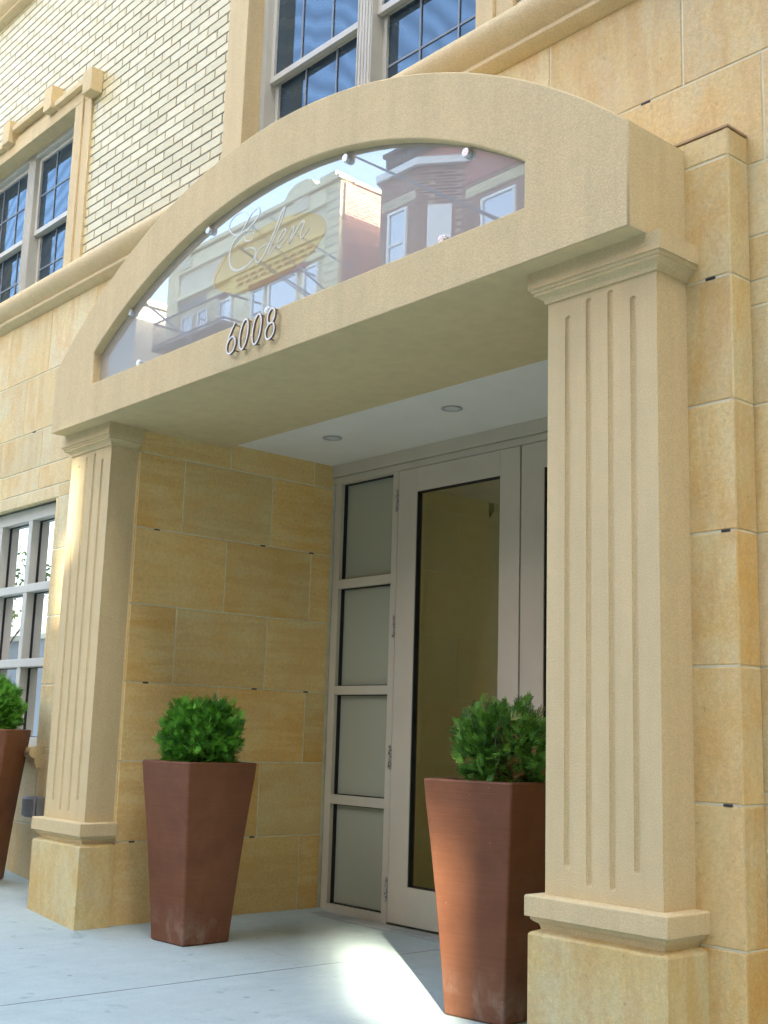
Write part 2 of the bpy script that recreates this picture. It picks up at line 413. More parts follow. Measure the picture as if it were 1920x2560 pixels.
# mortar backing with the two openings left out
def wall_with_holes(mb, x0, x1, z0, z1, y0, y1, holes, m):
    xs = sorted({x0, x1, *[h[0] for h in holes], *[h[1] for h in holes]}); zs = sorted({z0, z1, *[h[2] for h in holes], *[h[3] for h in holes]})
    xs = [x for x in xs if x0 <= x <= x1]; zs = [z for z in zs if z0 <= z <= z1]
    for a, b in zip(xs, xs[1:]):
        run = None
        for c, d in zip(zs, zs[1:]):
            inh = any(h[0] <= (a + b) / 2 <= h[1] and h[2] <= (c + d) / 2 <= h[3] for h in holes)
            if not inh:
                if run and abs(run[1] - c) < 1e-6: run[1] = d
                else:
                    if run: mb.box(a, b, y0, y1, run[0], run[1], m)
                    run = [c, d]
        if run: mb.box(a, b, y0, y1, run[0], run[1], m)
wall_with_holes(mw, Xa, Xb, -.6, 4.31, YM + .0045, YM + .24, [(WB[0] - .02, WB[1] + .02, WB[2] - .02, WB[3] + .02), (XR0 - .05, XR1 + .05, -.6, 3.04)], MORT)
for (x, z) in ((-1.38, 3.34), (4.40, 3.80), (5.35, 2.37)):
    mw.box(x, x + .045, YM - .001, YM + .02, z - .004, z + .003, SHIM)
mw.build('stone_wall', bld)

# side wall of the recess, the big banded blocks
rw = MB()
stone_run(rw, (XR0, 0, 0), (0, 1, 0), (1, 0, 0), YW + .006, 1.80, [.90, 1.62], [.54, 1.26], m=STONE, zhi=3.10)
rw.box(.2, XR0 - .0045, YW + .025, 1.9, -.6, 3.09, MORT)
for (y, z) in ((.336, 2.37), (1.175, 2.37), (1.60, 2.37), (.325, 1.39), (1.16, 1.39), (1.60, 1.39), (.30, .42), (1.20, .42)):
    rw.box(XR0 - .02, XR0 + .001, y + .003, y + .04, z - .006, z + .003, SHIM)
rw.build('recess_side_wall', bld)
rw = MB()
stone_run(rw, (XR1, 0, 0), (0, 1, 0), (-1, 0, 0), YW + .01, 1.80, [.90, 1.62], [.54, 1.26], m=STONE, zhi=3.10)
rw.box(XR1 + .0045, 4.5, YW + .02, 1.9, -.6, 3.09, MORT)
rw.build('recess_side_wall', bld)

# pilasters behind the columns
BRN0 = m_simple('brown_top_strip', (.44, .31, .17), .8, .1)
def pilaster(x0, x1, top, sideR=True):
    p = MB()
    C2 = [z for z in COURSE if z < top - .02] + [top]
    ins = .02
    for z0, z1 in zip(C2, C2[1:]):
        rr = R3()
        p.block((0, YW, 0), (1, 0, 0), (0, -1, 0), x0, x1 - .0015, z0 + .0035, z1 - .0035, .02, .005, STONEO, rr)
        rr = R3()
        p.block((x1, 0, 0), (0, 1, 0), (1, 0, 0), YW + .0015, YM - .003, z0 + .0035, z1 - .0035, .02, .004, STONEO, rr)
        p.block((x0, 0, 0), (0, 1, 0), (-1, 0, 0), YW + .0015, YM - .003, z0 + .0035, z1 - .0035, .02, .004, STONEO, rr)
    p.box(x0 + .0045, x1 - .0045, YW + .0045, YM - .001, -.5, top - .004, MORT)
    p.box(x0 - .002, x1 + .003, YW - .003, YM - .004, top + .0005, top + .009, BRN0)  # thin brown strip along the top edge of the pilaster
    p.box(x1 - .065, x1 - .03, YW - .0015, YW + .02, 1.876, 1.884, SHIM); p.box(x1 - .11, x1 - .07, YW - .0015, YW + .02, 2.856, 2.864, SHIM)
    p.box(x1 - .08, x1 - .045, YW - .0015, YW + .02, .900, .908, SHIM)
    return p.build('pilaster', bld)
pilaster(DX + .05, 4.905, 3.455)
pilaster(-.20, W + .01, 3.455)

# brick upper wall: every brick with its own edge, dark joints
bw = MB()
WC = (1.375, 3.425, 4.50, 6.0); WA = (-3.07, -1.02, 4.50, 5.92)
surr = [(1.165, 3.635), (-3.28, -.775)]
holes = [(1.19, 3.61, 4.4, 7.9), (-3.26, -.80, 4.4, 6.10), (-.90, -.655, 5.9, 6.08), (-3.5, -.9, 6.0, 6.09)]
z = 4.56; row = 0; BH = .0722; BW_ = .2405
while z < 8.9:
    off = 0 if row % 2 else BW_ / 2
    k = math.floor((Xa - off) / BW_)
    while True:
        a0 = off + k * BW_; a1 = a0 + BW_; k += 1
        if a0 > Xb: break
        segs = [(max(a0, Xa), min(a1, Xb))]
        for h in holes:
            if h[2] < z + BH / 2 < h[3]:
                ns = []
                for (p0, p1) in segs:
                    if p1 <= h[0] or p0 >= h[1]: ns.append((p0, p1))
                    else:
                        if p0 < h[0]: ns.append((p0, h[0]))
                        if p1 > h[1]: ns.append((h[1], p1))
                segs = ns
        for (p0, p1) in segs:
            if p1 - p0 > .02:
                rr = R3(); j = (random.random() - .5) * .002
                bw.block((0, YM - .002 + j, 0), (1, 0, 0), (0, -1, 0), p0 + .0058, p1 - .0058, z + .0056, z + BH - .0056, .012, .002, BRICK, rr)
    z += BH; row += 1
wall_with_holes(bw, Xa, Xb, 4.31, 9.0, YM + .004, YM + .24, [(WC[0] - .04, WC[1] + .04, 4.5, 7.04), (WA[0] - .04, WA[1] + .04, 4.5, 5.96)], BMORT)
bw.build('brick_wall', bld)
# the body of the building behind its face, and its roof
bb = MB(); bb.box(Xa, .18, YM + .75, 9, -.6, 9.0, MORT); bb.box(4.52, Xb, YM + .3, 9, -.6, 9.0, MORT)
bb.box(Xa, Xa + .3, YM + .24, YM + .75, -.6, 9., MORT)
bb.box(.18, 4.52, YM + .75, 9, 3.35, 9.0, MORT); bb.box(Xa, Xb, YM - .1, 9.1, 9.0, 9.3, STUC)
bb.build('body', bld)

# belt courses
def belt(z0, s=1., nm='belt_course', y=YM):
    P = [(y + .02, z0), (y - .012, z0), (y - .030, z0 + .012), (y - .058, z0 + .022), (y - .070, z0 + .034), (y - .070, z0 + .046), (y - .058, z0 + .058),
         (y - .048, z0 + .062), (y - .048, z0 + .074), (y - .062, z0 + .086), (y - .085, z0 + .104), (y - .105, z0 + .125), (y - .118, z0 + .150),
         (y - .122, z0 + .175), (y - .118, z0 + .198), (y - .104, z0 + .220), (y - .082, z0 + .237), (y - .055, z0 + .248), (y - .020, z0 + .256), (y + .02, z0 + .260)]
    b = MB(); b.sweep_x(P, Xa, Xb, STUC2); return b.build(nm, bld, smooth=40)
belt(4.305)
belt(7.40)

# window surrounds in stucco
def surround(x0, x1, z0, z1, head, y=.292):
    s = MB(); w1 = .125; w2 = .215
    for sx, e in ((x0, -1), (x1, 1)):
        a, b = sorted((sx, sx + e * w1)); s.box(a, b, y, YM + .16, z0, z1 + .0, STUC2)
        a, b = sorted((sx + e * w1, sx + e * (w2 + .03))); s.box(a, b, y + .016, YM + .05, z0, z1 + .0, STUC2)
        if not head: s.build('window_surround', bld, bevel=.006); s = MB()
    if not head: return
    if head:
        s.box(x0 - w1, x1 + w1, y, YM + .16, z1, z1 + .13, STUC2)
        s.box(x0 - w2 - .03, x1 + w2 + .03, y + .016, YM + .05, z1 + .002, z1 + .17, STUC2)
        yl = y - .045
        c = (x0 + x1) / 2
        B = [x1 + .37, x1 - .40, c - .10]
        for q in (x1 + .30, x1 - .39, x1 - 1.19, x0 - .30 + .02):
            s.box(q - .07, q + .07, yl - .022, YM, z1 - .02 if q > x1 or q < x0 else z1 + .10, z1 + (.17 if q > x1 or q < x0 else .30), STUC2)
        for (a, b, zz) in ((x1 - .30, x1 + .21, z1 + .10), (x1 - 1.10, x1 - .48, z1 + .19), (x0 - .19, x1 - 1.28, z1 + .10)):
            s.box(a, b, yl, YM, zz, zz + .05, STUC2)
            s.box(a, b, y + .021, YM, z1 + .10, zz, STUC2)
    return s.build('window_surround', bld, bevel=.006)
surround(1.375, 3.425, 4.55, 7.9, False)
surround(-3.07, -1.02, 4.55, 5.93, True)

# upper windows: double-hung pairs with muntins behind the glass line
def upper_window(x0, x1, z0, zt, zm):
    w = empty('window', ((x0 + x1) / 2, .42, z0), bld)
    f = MB(); fw = .044; c = (x0 + x1) / 2; mh = .067; Y = .42
    for a, b in ((x0, x0 + fw), (x1 - fw, x1), (c - mh, c + mh)):
        f.box(a, b, Y, Y + .12, z0, zt, PAINTL)
        # fine reeding on each stile
        k = 3 if b - a < .1 else 5
        for i in range(k): xx = a + (b - a) * (i + .5) / k; f.box(xx - .005, xx + .005, Y - .006, Y, z0, zt, PAINTL)
    f.box(x0 + fw, c - mh, Y + .001, Y + .12, zt - fw, zt, PAINTL); f.box(c + mh, x1 - fw, Y + .001, Y + .12, zt - fw, zt, PAINTL)
    f.box(x0 + fw, c - mh, Y + .001, Y + .12, z0, z0 + fw, PAINTL); f.box(c + mh, x1 - fw, Y + .001, Y + .12, z0, z0 + fw, PAINTL)
    f.build('frame', w, bevel=.003)
    for a, b in ((x0 + fw, c - mh), (c + mh, x1 - fw)):
        for (q0, q1, yy) in ((zm - .02, zt - fw, Y + .04), (z0 + fw, zm + .02, Y + .085)):
            s = MB(); t = .034
            s.box(a, b, yy, yy + .035, q0, q0 + t + (.006 if q0 > z0 + .1 else .02), PAINTL); s.box(a, b, yy, yy + .035, q1 - t, q1, PAINTL)
            s.box(a, a + t, yy + .001, yy + .034, q0 + t, q1 - t, PAINTL); s.box(b - t, b, yy + .001, yy + .034, q0 + t, q1 - t, PAINTL)
            n = 3; rows = 2
            for i in range(1, n): xx = a + (b - a) * i / n; s.box(xx - .0065, xx + .0065, yy + .012, yy + .0185, q0 + t, q1 - t, MUNT)
            for i in range(1, rows): zz = q0 + (q1 - q0) * i / rows; s.box(a + t, b - t, yy + .013, yy + .0188, zz - .0065, zz + .0065, MUNT)
            s.build('sash', w)
            p = MB(); p.box(a + t - .003, b - t + .003, yy + .019, yy + .025, q0 + t - .003, q1 - t + .003, WING); p.build('pane', w)
MUNT = m_simple('muntin_bar', (.22, .26, .29), .5, .05)
upper_window(1.375, 3.425, 4.46, 7.0, 5.205)
upper_window(-3.07, -1.02, 4.50, 5.93, 5.205)
# masonry lining of the window openings (reveals)
for (x0, x1, z1) in ((1.375, 3.425, 7.0), (-3.07, -1.02, 5.93)):
    rv = MB()
    for a, b in ((x0 - .08, x0), (x1, x1 + .08)): rv.box(a, b, YM + .162, YM + .30, 4.4, z1 + .1, STUC2)
    rv.box(x0, x1, YM + .162, YM + .30, z1, z1 + .12, STUC2)
    rv.box(x0 - .1, x1 + .1, YM + .301, YM + .36, 4.4, z1 + .1, GASK)
    if z1 > 6.5: rv.box(1.19, 3.61, .30, YM + .161, 7.0, 7.9, STUC2)
    rv.build('window_reveal', bld)

# lower window, deep white grid
def lower_window():
    x0, x1, z0, z1 = WB; w = empty('window', ((x0 + x1) / 2, .42, z0), bld)
    f = MB(); Y = .41; D = .10
    vs = [x1 - .055, -1.46, -2.005, -2.55, x0 + .055]
    f.box(x1 - .05, x1, Y, Y + D, z0, z1, PAINTL); f.box(x0, x0 + .05, Y, Y + D, z0, z1, PAINTL)
    f.box(x0 + .05, x1 - .05, Y + .001, Y + D, z1 - .095, z1, PAINTL); f.box(x0 + .05, x1 - .05, Y + .001, Y + D, z0, z0 + .065, PAINTL)
    for m in (-1.46, -2.005, -2.55): f.box(m - .033, m + .033, Y + .002, Y + D - .001, z0 + .065, z1 - .095, PAINTL)
    for zz in (2.133, 1.563): f.box(x0 + .05, x1 - .05, Y - .004, Y + D - .002, zz - .031, zz + .031, PAINTL)
    f.build('frame', w, bevel=.004)
    xs = [x0 + .05, -2.55, -2.005, -1.46, x1 - .05]; zs = [z0 + .065, 1.563, 2.133, z1 - .095]
    for i in range(4):
        for j in range(3):
            p = MB(); a, b, c, d = xs[i] + .03, xs[i + 1] - .03, zs[j] + .028, zs[j + 1] - .028
            if i == 0: a = xs[0] - .003
            if i == 3: b = xs[4] + .003
            if j == 0: c = zs[0] - .003
            if j == 2: d = zs[3] + .003
            p.box(a, b, Y + .075, Y + .082, c, d, WINL); p.build('pane', w)
            q = MB(); t_ = .006
            q.box(a + .003, a + .003 + t_, Y + .066, Y + .0745, c, d, GASK); q.box(b - .003 - t_, b - .003, Y + .066, Y + .0745, c, d, GASK)
            q.box(a + .003 + t_, b - .003 - t_, Y + .066, Y + .0745, d - .003 - t_, d - .003, GASK); q.box(a + .003 + t_, b - .003 - t_, Y + .066, Y + .0745, c + .003, c + .003 + t_, GASK)
            q.build('gasket', w)
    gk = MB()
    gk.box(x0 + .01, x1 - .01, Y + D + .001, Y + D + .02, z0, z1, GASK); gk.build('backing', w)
    r = MB(); r.box(x0 - .06, x0, YM + .23, .62, z0, z1, STONEV); r.box(x1, x1 + .06, YM + .23, .62, z0, z1, STONEV); r.box(x0, x1, YM + .23, .62, z1, z1 + .06, STONEV)
    r.build('reveal', w)
    s = MB(); y = YM
    P = [(y + .10, .955), (y - .05, .955), (y - .085, .945), (y - .10, .925), (y - .10, .905), (y - .085, .885), (y - .06, .878), (y - .055, .868), (y - .055, .845), (y - .045, .835), (y - .045, .815), (y + .02, .810)]
    s.sweep_x(P, x0 - .12, x1 + .115, STUC2); s.build('sill', w, smooth=40)
lower_window()

# ------------------------------------------------------------------ portico columns
def column(X):
    c = empty('column', (X + W / 2, .09, -.09), bld)
    # shaft with four rounded flutes on its front
    fl = [(X + W * f, zb, zt) for f, zb, zt in ((.195, ZP1 + .105, ZS - .085), (.393, ZP1 + .050, ZS - .038), (.595, ZP1 + .048, ZS - .033), (.797, ZP1 + .118, ZS - .085))]
    r = .0145; dep = .0125
    xs = {X, X + W}
    for (fx, zb, zt) in fl:
        for k in range(-6, 7): xs.add(fx + r * math.sin(PI / 2 * k / 6))
    xs = sorted(xs)
    zs = {ZP1 - .002, ZS + .004}
    for (fx, zb, zt) in fl:
        for k in range(0, 7): zs.add(zb + r - r * math.sin(PI / 2 * k / 6)); zs.add(zt - r + r * math.sin(PI / 2 * k / 6))
    for k in range(1, 12): zs.add(ZP1 + (ZS - ZP1) * k / 12)
    zs = sorted(zs); 
    def depth(x, z):
        d = 0
        for (fx, zb, zt) in fl:
            zz = min(max(z, zb + r), zt - r); q = math.hypot(x - fx, z - zz) / r
            if q < 1: d = max(d, dep * math.sqrt(1 - q * q))
        return d
    m = MB(); n = len(xs)
    vs = [(x, depth(x, z), z) for z in zs for x in xs]
    fs = [(j * n + i, j * n + i + 1, (j + 1) * n + i + 1, (j + 1) * n + i) for j in range(len(zs) - 1) for i in range(n - 1)]
    b = len(vs)
    vs += [(X, YW, zs[0]), (X + W, YW, zs[0]), (X + W, YW, zs[-1]), (X, YW, zs[-1])]
    for j in range(len(zs) - 1): pass
    m.add(vs, fs, STUC)
    m.add([(X + W, 0, zs[0]), (X + W, YW, zs[0]), (X + W, YW, zs[-1]), (X + W, 0, zs[-1])], [(0, 1, 2, 3)], STUC)
    m.add([(X, 0, zs[0]), (X, YW, zs[0]), (X, YW, zs[-1]), (X, 0, zs[-1])], [(3, 2, 1, 0)], STUC)
    m.build('shaft', c, recalc=False)
    def stack(prof, mat, nm, bev=0, capt=True, capb=True, rnd=None):
        k = MB(); rr = []
        for off, z in prof: rr.append([(X - off, YW, z), (X - off, -off, z), (X + W + off, -off, z), (X + W + off, YW, z)])
        k.rings(rr, mat)
        if capt: k.add(rr[-1], [(3, 2, 1, 0)], mat)
        if capb: k.add(rr[0], [(0, 1, 2, 3)], mat)
        if rnd: k.c = [rnd] * len(k.c)
        return k.build(nm, c, bevel=bev, smooth=30)
    stack([(.0, ZS - .012), (.010, ZS - .012), (.011, ZS - .002), (.016, ZS + .006), (.026, ZS + .014), (.036, ZS + .019), (.042, ZS + .021), (.042, ZS + .031), (.050, ZS + .034), (.052, ZC), (.060, ZC), (.060, ZT + .001)], STUC, 'capital', 0)
    stack([(.040, ZP0 - .012), (.040, ZP0 - .001), (.056, ZP0), (.056, ZP1 - .004), (.052, ZP1), (.0, ZP1 + .002)], STUC, 'plinth_cap', .006)
    stack([(.010, ZBT - .002), (.012, ZBT + .020), (.016, ZBT + .030), (.026, ZBT + .036), (.034, ZP0 - .016), (.034, ZP0 - .0125)], STUC, 'plinth_neck', 0)
    stack([(.046, -.5), (.046, ZBT - .006), (.040, ZBT), (.006, ZBT + .012)], STONEP if X > 1 else STONEP, 'base_block', .004, rnd=(.3 if X > 1 else .7, .4, .6 if X > 1 else .2))
column(0.0); column(DX)

# ------------------------------------------------------------------ arched head of the portico
XC = (DX + W) / 2
def arc(half, ztop, R, n=48):
    return [(XC + half * (-1 + 2 * i / n), ztop - R + math.sqrt(max(R * R - (half * (-1 + 2 * i / n)) ** 2, 0))) for i in range(n + 1)]
YF = -.168
outer = arc(XC, 4.31, 3.561)
inner = arc(1.83, 4.003, 3.27)
def plate(name, outer_pts, hole, y0, y1, mat, bevel=0):
    bm = bmesh.new()
    def loop(pts):
        vs = [bm.verts.new((x, y0, z)) for x, z in pts]
        return [bm.edges.new((vs[i], vs[(i + 1) % len(vs)])) for i in range(len(vs))]
    es = loop(outer_pts) + loop(hole)
    bmesh.ops.triangle_fill(bm, edges=es, use_beauty=True, use_dissolve=False)
    ex = bmesh.ops.extrude_face_region(bm, geom=bm.faces[:])
    bmesh.ops.translate(bm, verts=[v for v in ex['geom'] if isinstance(v, bmesh.types.BMVert)], vec=(0, y1 - y0, 0))
    bmesh.ops.recalc_face_normals(bm, faces=bm.faces)
    lay = bm.edges.layers.float.new('bevel_weight_edge')
    for e in bm.edges:
        if len(e.link_faces) == 2 and e.calc_face_angle() > .7:
            ys_ = [v.co.y for v in e.verts]
            if max(ys_) < y0 + 1e-4 or (min(ys_) < y0 + 1e-4 and e.verts[0].co.x in (0, DX + W)): e[lay] = 1
    me = bpy.data.meshes.new(name); bm.to_mesh(me); bm.free(); me.materials.append(mat)
    me.polygons.foreach_set('use_smooth', [True] * len(me.polygons)); me.set_sharp_from_angle(angle=math.radians(30))
    o = bpy.data.objects.new(name, me); COL.objects.link(o); o.parent = bld; o.matrix_parent_inverse = parent_world(bld).inverted()
    b = o.modifiers.new('bevel', 'BEVEL'); b.width = bevel; b.segments = 2; b.limit_method = 'WEIGHT'
    return o
op = [(0, ZT), (DX + W, ZT)] + outer[::-1]
hp = [(XC - 1.83, 3.238), (XC + 1.83, 3.238)] + inner[::-1]
plate('arched_head', op, hp, YF, .857, STUC, .007)
pb = MB(); pb.prism([(XC + (x - XC) * 1.003, z + (.004 if z > 3.3 else -.004)) for x, z in hp], -.0945, .5, STUC)
pb.build('sign_backing', bld, smooth=30)
# plaster ceiling and header
cl = MB(); cl.box(XR0 + .001, XR1 - .001, .858, 2.4, 3.032, 3.3, CEIL); cl.build('ceiling', bld)

# ------------------------------------------------------------------ entrance: header, sidelight, door leaves
YD = 1.80
hd = MB(); hd.box(XR0 + .002, XR1 - .002, YD - .02, YD + .1, 2.945, 3.031, PAINT)
hd.box(XR0 + .002, XR1 - .002, YD + .001, YD + .1, 2.896, 2.943, PAINT)
hd.build('door_header', bld, bevel=.002)
def sidelight(x0, x1):
    s = empty('sidelight', ((x0 + x1) / 2, YD, -.09), bld); f = MB()
    f.box(x0, x0 + .065, YD + .0, YD + .1, -.09, 2.8955, PAINT); f.box(x1 - .058, x1, YD + .0, YD + .1, -.09, 2.8955, PAINT)
    for a, b in ((2.886, 2.8955), (2.124, 2.19), (1.377, 1.438), (.633, .696), (-.09, -.028)): f.box(x0 + .065, x1 - .058, YD + .002, YD + .1, a, b, PAINT)
    f.build('frame', s, bevel=.003)
    for a, b in ((2.19, 2.886), (1.438, 2.124), (.696, 1.377), (-.028, .633)):
        k = MB(); q0, q1 = x0 + .065, x1 - .058
        k.box(q0, q0 + .006, YD + .03, YD + .058, a, b, GASK); k.box(q1 - .006, q1, YD + .03, YD + .058, a, b, GASK)
        k.box(q0 + .006, q1 - .006, YD + .03, YD + .058, b - .006, b, GASK); k.box(q0 + .006, q1 - .006, YD + .03, YD + .058, a, a + .006, GASK)
        k.build('gasket', s)
        p = MB(); p.box(q0 + .001, q1 - .001, YD + .059, YD + .067, a + .001, b - .001, FROST); p.build('pane', s)
sidelight(.580, 1.263); sidelight(3.517, 4.159)
fl = MB(); fl.box(XR0 + .002, .578, YD + .02, YD + .1, -.09, 2.895, PAINT); fl.build('frame_filler', bld)
def door(x0, x1, hinge_left, label=None):
    d = empty('door', ((x0 + x1) / 2, YD, -.08), bld)
    if label: d['label'] = label
    f = MB(); y0, y1 = YD - .004, YD + .045; st = .185
    gx0, gx1, gz0, gz1 = x0 + .188, x1 - .172, .165, 2.727
    f.box(x0 + .004, gx0, y0, y1, -.07, 2.892, PAINT); f.box(gx1, x1 - .004, y0, y1, -.07, 2.892, PAINT)
    f.box(gx0, gx1, y0, y1, gz1, 2.892, PAINT); f.box(gx0, gx1, y0, y1, -.07, gz0, PAINT)
    f.build('door_frame', d, bevel=.002)
    k = MB(); t = .007
    k.box(gx0, gx0 + t, y0 + .006, y1, gz0, gz1, GASK); k.box(gx1 - t, gx1, y0 + .006, y1, gz0, gz1, GASK)
    k.box(gx0 + t, gx1 - t, y0 + .006, y1, gz1 - t, gz1, GASK); k.box(gx0 + t, gx1 - t, y0 + .006, y1, gz0, gz0 + t, GASK)
    k.build('gasket', d)
    p = MB(); p.add([(gx0, y0 + .024, gz0), (gx1, y0 + .024, gz0), (gx1, y0 + .024, gz1), (gx0, y0 + .024, gz1)], [(0, 1, 2, 3)], DOORG); p.build('pane', d, recalc=False)
    hx = x0 - .006 if hinge_left else x1 + .006
    for hz in (2.685, 1.825, .968, .133):
        h = MB()
        for i in range(5): h.tube([(hx, y0 - .010, hz - .07 + i * .028 + .001), (hx, y0 - .010, hz - .07 + i * .028 + .027)], .0085, STEEL, 10)
        h.tube([(hx, y0 - .010, hz - .076), (hx, y0 - .010, hz + .076)], .005, STEEL, 8)
        h.box(hx - .012, hx + .012, y0 - .004, y0 + .002, hz - .07, hz + .07, STEEL)
        h.build('hinge', d)
    # pull handle on the meeting stile
    mx = gx1 + .08 if hinge_left else gx0 - .08
    hh = MB(); hh.tube([(mx, y0 - .06, .85), (mx, y0 - .06, 1.35)], .012, STEEL, 12)
    hh.tube([(mx, y0, .92), (mx, y0 - .06, .92)], .009, STEEL, 8); hh.tube([(mx, y0, 1.28), (mx, y0 - .06, 1.28)], .009, STEEL, 8)
    return d
door(1.266, 2.388, True, 'door leaf beside the frosted sidelight'); door(2.392, 3.514, False)
# door leaves meet symmetric: threshold step
th = MB(); th.box(XR0 + .002, XR1 - .002, YD - .16, YD - .03, -.12, -.076, CONCS := m_simple('threshold_stone', (.33, .35, .32), .8, .1, 6))
th.box(XR0 + .002, XR1 - .002, YD - .029, YD + .12, -.12, -.091, PAINT); th.build('threshold', bld, bevel=.004)

# vestibule behind the glass
VW = m_simple('vestibule_wall', (.78, .76, .44), .8, .05, 3); VF = m_simple('vestibule_floor', (.45, .40, .25), .4, .1, 3)
v = MB(); v.box(.45, .5, 1.91, 5.2, -.1, 3.03, VW); v.box(4.3, 4.35, 1.91, 5.2, -.1, 3.03, VW); v.box(.45, 4.35, 5.2, 5.25, -.1, 3.03, VW)
v.box(.45, 4.35, 1.91, 5.2, -.14, -.1, VF); v.box(.45, 4.35, 2.405, 5.2, 3.031, 3.06, CEIL); v.build('vestibule', bld)
ex = MB(); ex.box(1.9, 2.1, 1.935, 1.97, 2.78, 2.83, STEEL); ex.box(2.09, 2.11, 1.94, 2.2, 2.80, 2.815, STEEL); ex.build('door_closer', bld)

TRIM = m_simple('lamp_trim', (.42, .42, .39), .5, .05)
# recessed ceiling lights
for i, (x, y) in enumerate(((1.223, 1.235), (2.326, 1.257))):
    c = empty('ceiling_light', (x, y, 3.032))
    tag(c, ['round recessed ceiling light nearer the sandstone side wall', 'round recessed ceiling light nearer the right column'][i], 'ceiling light', 'recessed lights in the portico ceiling')
    t = MB(); rr = []
    for r_, zz in ((.062, 3.0322), (.066, 3.0290), (.064, 3.0262), (.052, 3.0258), (.046, 3.0285), (.043, 3.0335)):
        rr.append([(x + r_ * math.cos(2 * PI * k / 40), y + r_ * math.sin(2 * PI * k / 40), zz - .001) for k in range(40)])
    t.rings(rr, TRIM, close=True); t.build('trim', c)
    l_ = MB(); l_.add([(x + .0445 * math.cos(2 * PI * k / 40), y + .0445 * math.sin(2 * PI * k / 40), 3.0300) for k in range(40)], [tuple(range(40))], m_simple('lamp_lens', (.62, .62, .58), .35, .05)); l_.build('lens', c, recalc=False)

# ------------------------------------------------------------------ glass sign in the arch
sg = empty('sign', (XC, -.1, 3.24)); tag(sg, 'arched mirror glass sign reading Eden above the entrance', 'sign')
def plate_obj(name, pts, y0, y1, mat, parent):
    b = MB(); b.prism(pts, y0, y1, mat); return b.build(name, parent, smooth=30)
gpts = [(XC - 1.829, 3.2385), (XC + 1.829, 3.2385)] + [(x, zz - .0008) for x, zz in inner[::-1]]
plate_obj('glass_panel', gpts, -.112, -.0955, SIGNG, sg)
YG = -.1128
def catmull(P, n=8):
    P = [Vector(p) for p in P]; out = []
    Q = [P[0] * 2 - P[1]] + P + [P[-1] * 2 - P[-2]]
    for i in range(1, len(Q) - 2):
        for k in range(n):
            t = k / n; a, b, c, d = Q[i - 1], Q[i], Q[i + 1], Q[i + 2]
            out.append(.5 * ((2 * b) + (c - a) * t + (2 * a - 5 * b + 4 * c - d) * t * t + (3 * b - a - 3 * c + d) * t ** 3))
    out.append(P[-1]); return out
def stroke(mb, P, w, y0, y1, mat, n=8, smooth=True, side=None):
    P = catmull(P, n) if smooth else [Vector(p) for p in P]
    vs = []; m = len(P)
    for i, p in enumerate(P):
        d = P[min(i + 1, m - 1)] - P[max(i - 1, 0)]; d = d.normalized() if d.length > 1e-9 else Vector((1, 0))
        nn = Vector((-d.y, d.x)); ww = w(i / (m - 1)) if callable(w) else w
        a, b = p + nn * ww / 2, p - nn * ww / 2
        vs += [(a.x, y0, a.y), (b.x, y0, b.y), (b.x, y1, b.y), (a.x, y1, a.y)]
    ff = []; sf = []
    for i in range(m - 1):
        k = i * 4; ff.append((k, k + 1, k + 5, k + 4)); sf += [(k + 1, k + 2, k + 6, k + 5), (k + 3, k, k + 4, k + 7), (k + 2, k + 3, k + 7, k + 6)]
    sf += [(0, 3, 2, 1), ((m - 1) * 4, (m - 1) * 4 + 1, (m - 1) * 4 + 2, (m - 1) * 4 + 3)]
    mb.add(vs, ff, mat); mb.add(vs, sf, side or mat)
# golden oval
ov = MB(); el = [(2.30 + .505 * math.cos(2 * PI * k / 72), 3.602 + .172 * math.sin(2 * PI * k / 72)) for k in range(72)]
ov.prism(el, YG, -.1121, GOLDF); ov.build('golden_oval', sg)
lt = MB(); yb0 = YG - .0012; wv = lambda a: (lambda t: .8 * a * (.45 + .75 * math.sin(PI * min(1, max(0, t)))))
E1 = [(2.106, 3.889), (2.057, 3.919), (1.991, 3.926), (1.937, 3.903), (1.926, 3.86), (1.974, 3.812), (2.031, 3.80), (2.07, 3.821), (2.108, 3.86), (2.151, 3.892), (2.2, 3.899), (2.212, 3.861), (2.174, 3.828), (2.113, 3.802), (2.079, 3.774), (2.098, 3.739), (2.145, 3.729), (2.171, 3.757), (2.142, 3.787), (2.113, 3.772)]
E2 = [(2.113, 3.802), (2.07, 3.80), (2.008, 3.785), (1.962, 3.752), (1.944, 3.695), (1.962, 3.628), (2.022, 3.589), (2.114, 3.587), (2.184, 3.612), (2.199, 3.65), (2.155, 3.682), (2.086, 3.690)]
D_ = [(2.300, 3.662), (2.262, 3.658), (2.215, 3.640), (2.200, 3.602), (2.225, 3.580), (2.270, 3.600), (2.330, 3.668), (2.384, 3.745), (2.432, 3.815), (2.446, 3.812), (2.405, 3.735), (2.345, 3.650), (2.318, 3.605), (2.335, 3.598), (2.375, 3.624)]
e_ = [(2.375, 3.624), (2.425, 3.644), (2.462, 3.674), (2.462, 3.694), (2.436, 3.692), (2.402, 3.655), (2.395, 3.622), (2.415, 3.604), (2.450, 3.614)]
n_ = [(2.450, 3.614), (2.495, 3.650), (2.530, 3.684), (2.540, 3.676), (2.515, 3.630), (2.500, 3.600), (2.535, 3.636), (2.585, 3.680), (2.618, 3.690), (2.622, 3.670), (2.598, 3.632), (2.598, 3.606), (2.622, 3.606), (2.668, 3.636)]
SW = [(2.18, 3.772), (2.09, 3.790), (1.988, 3.752), (1.915, 3.70), (1.845, 3.64), (1.800, 3.587), (1.815, 3.53)]
stroke(lt, E1, wv(.013), yb0, YG - .0001, FROSTW); stroke(lt, E2, wv(.016), yb0 - .0002, YG - .0001, FROSTW)
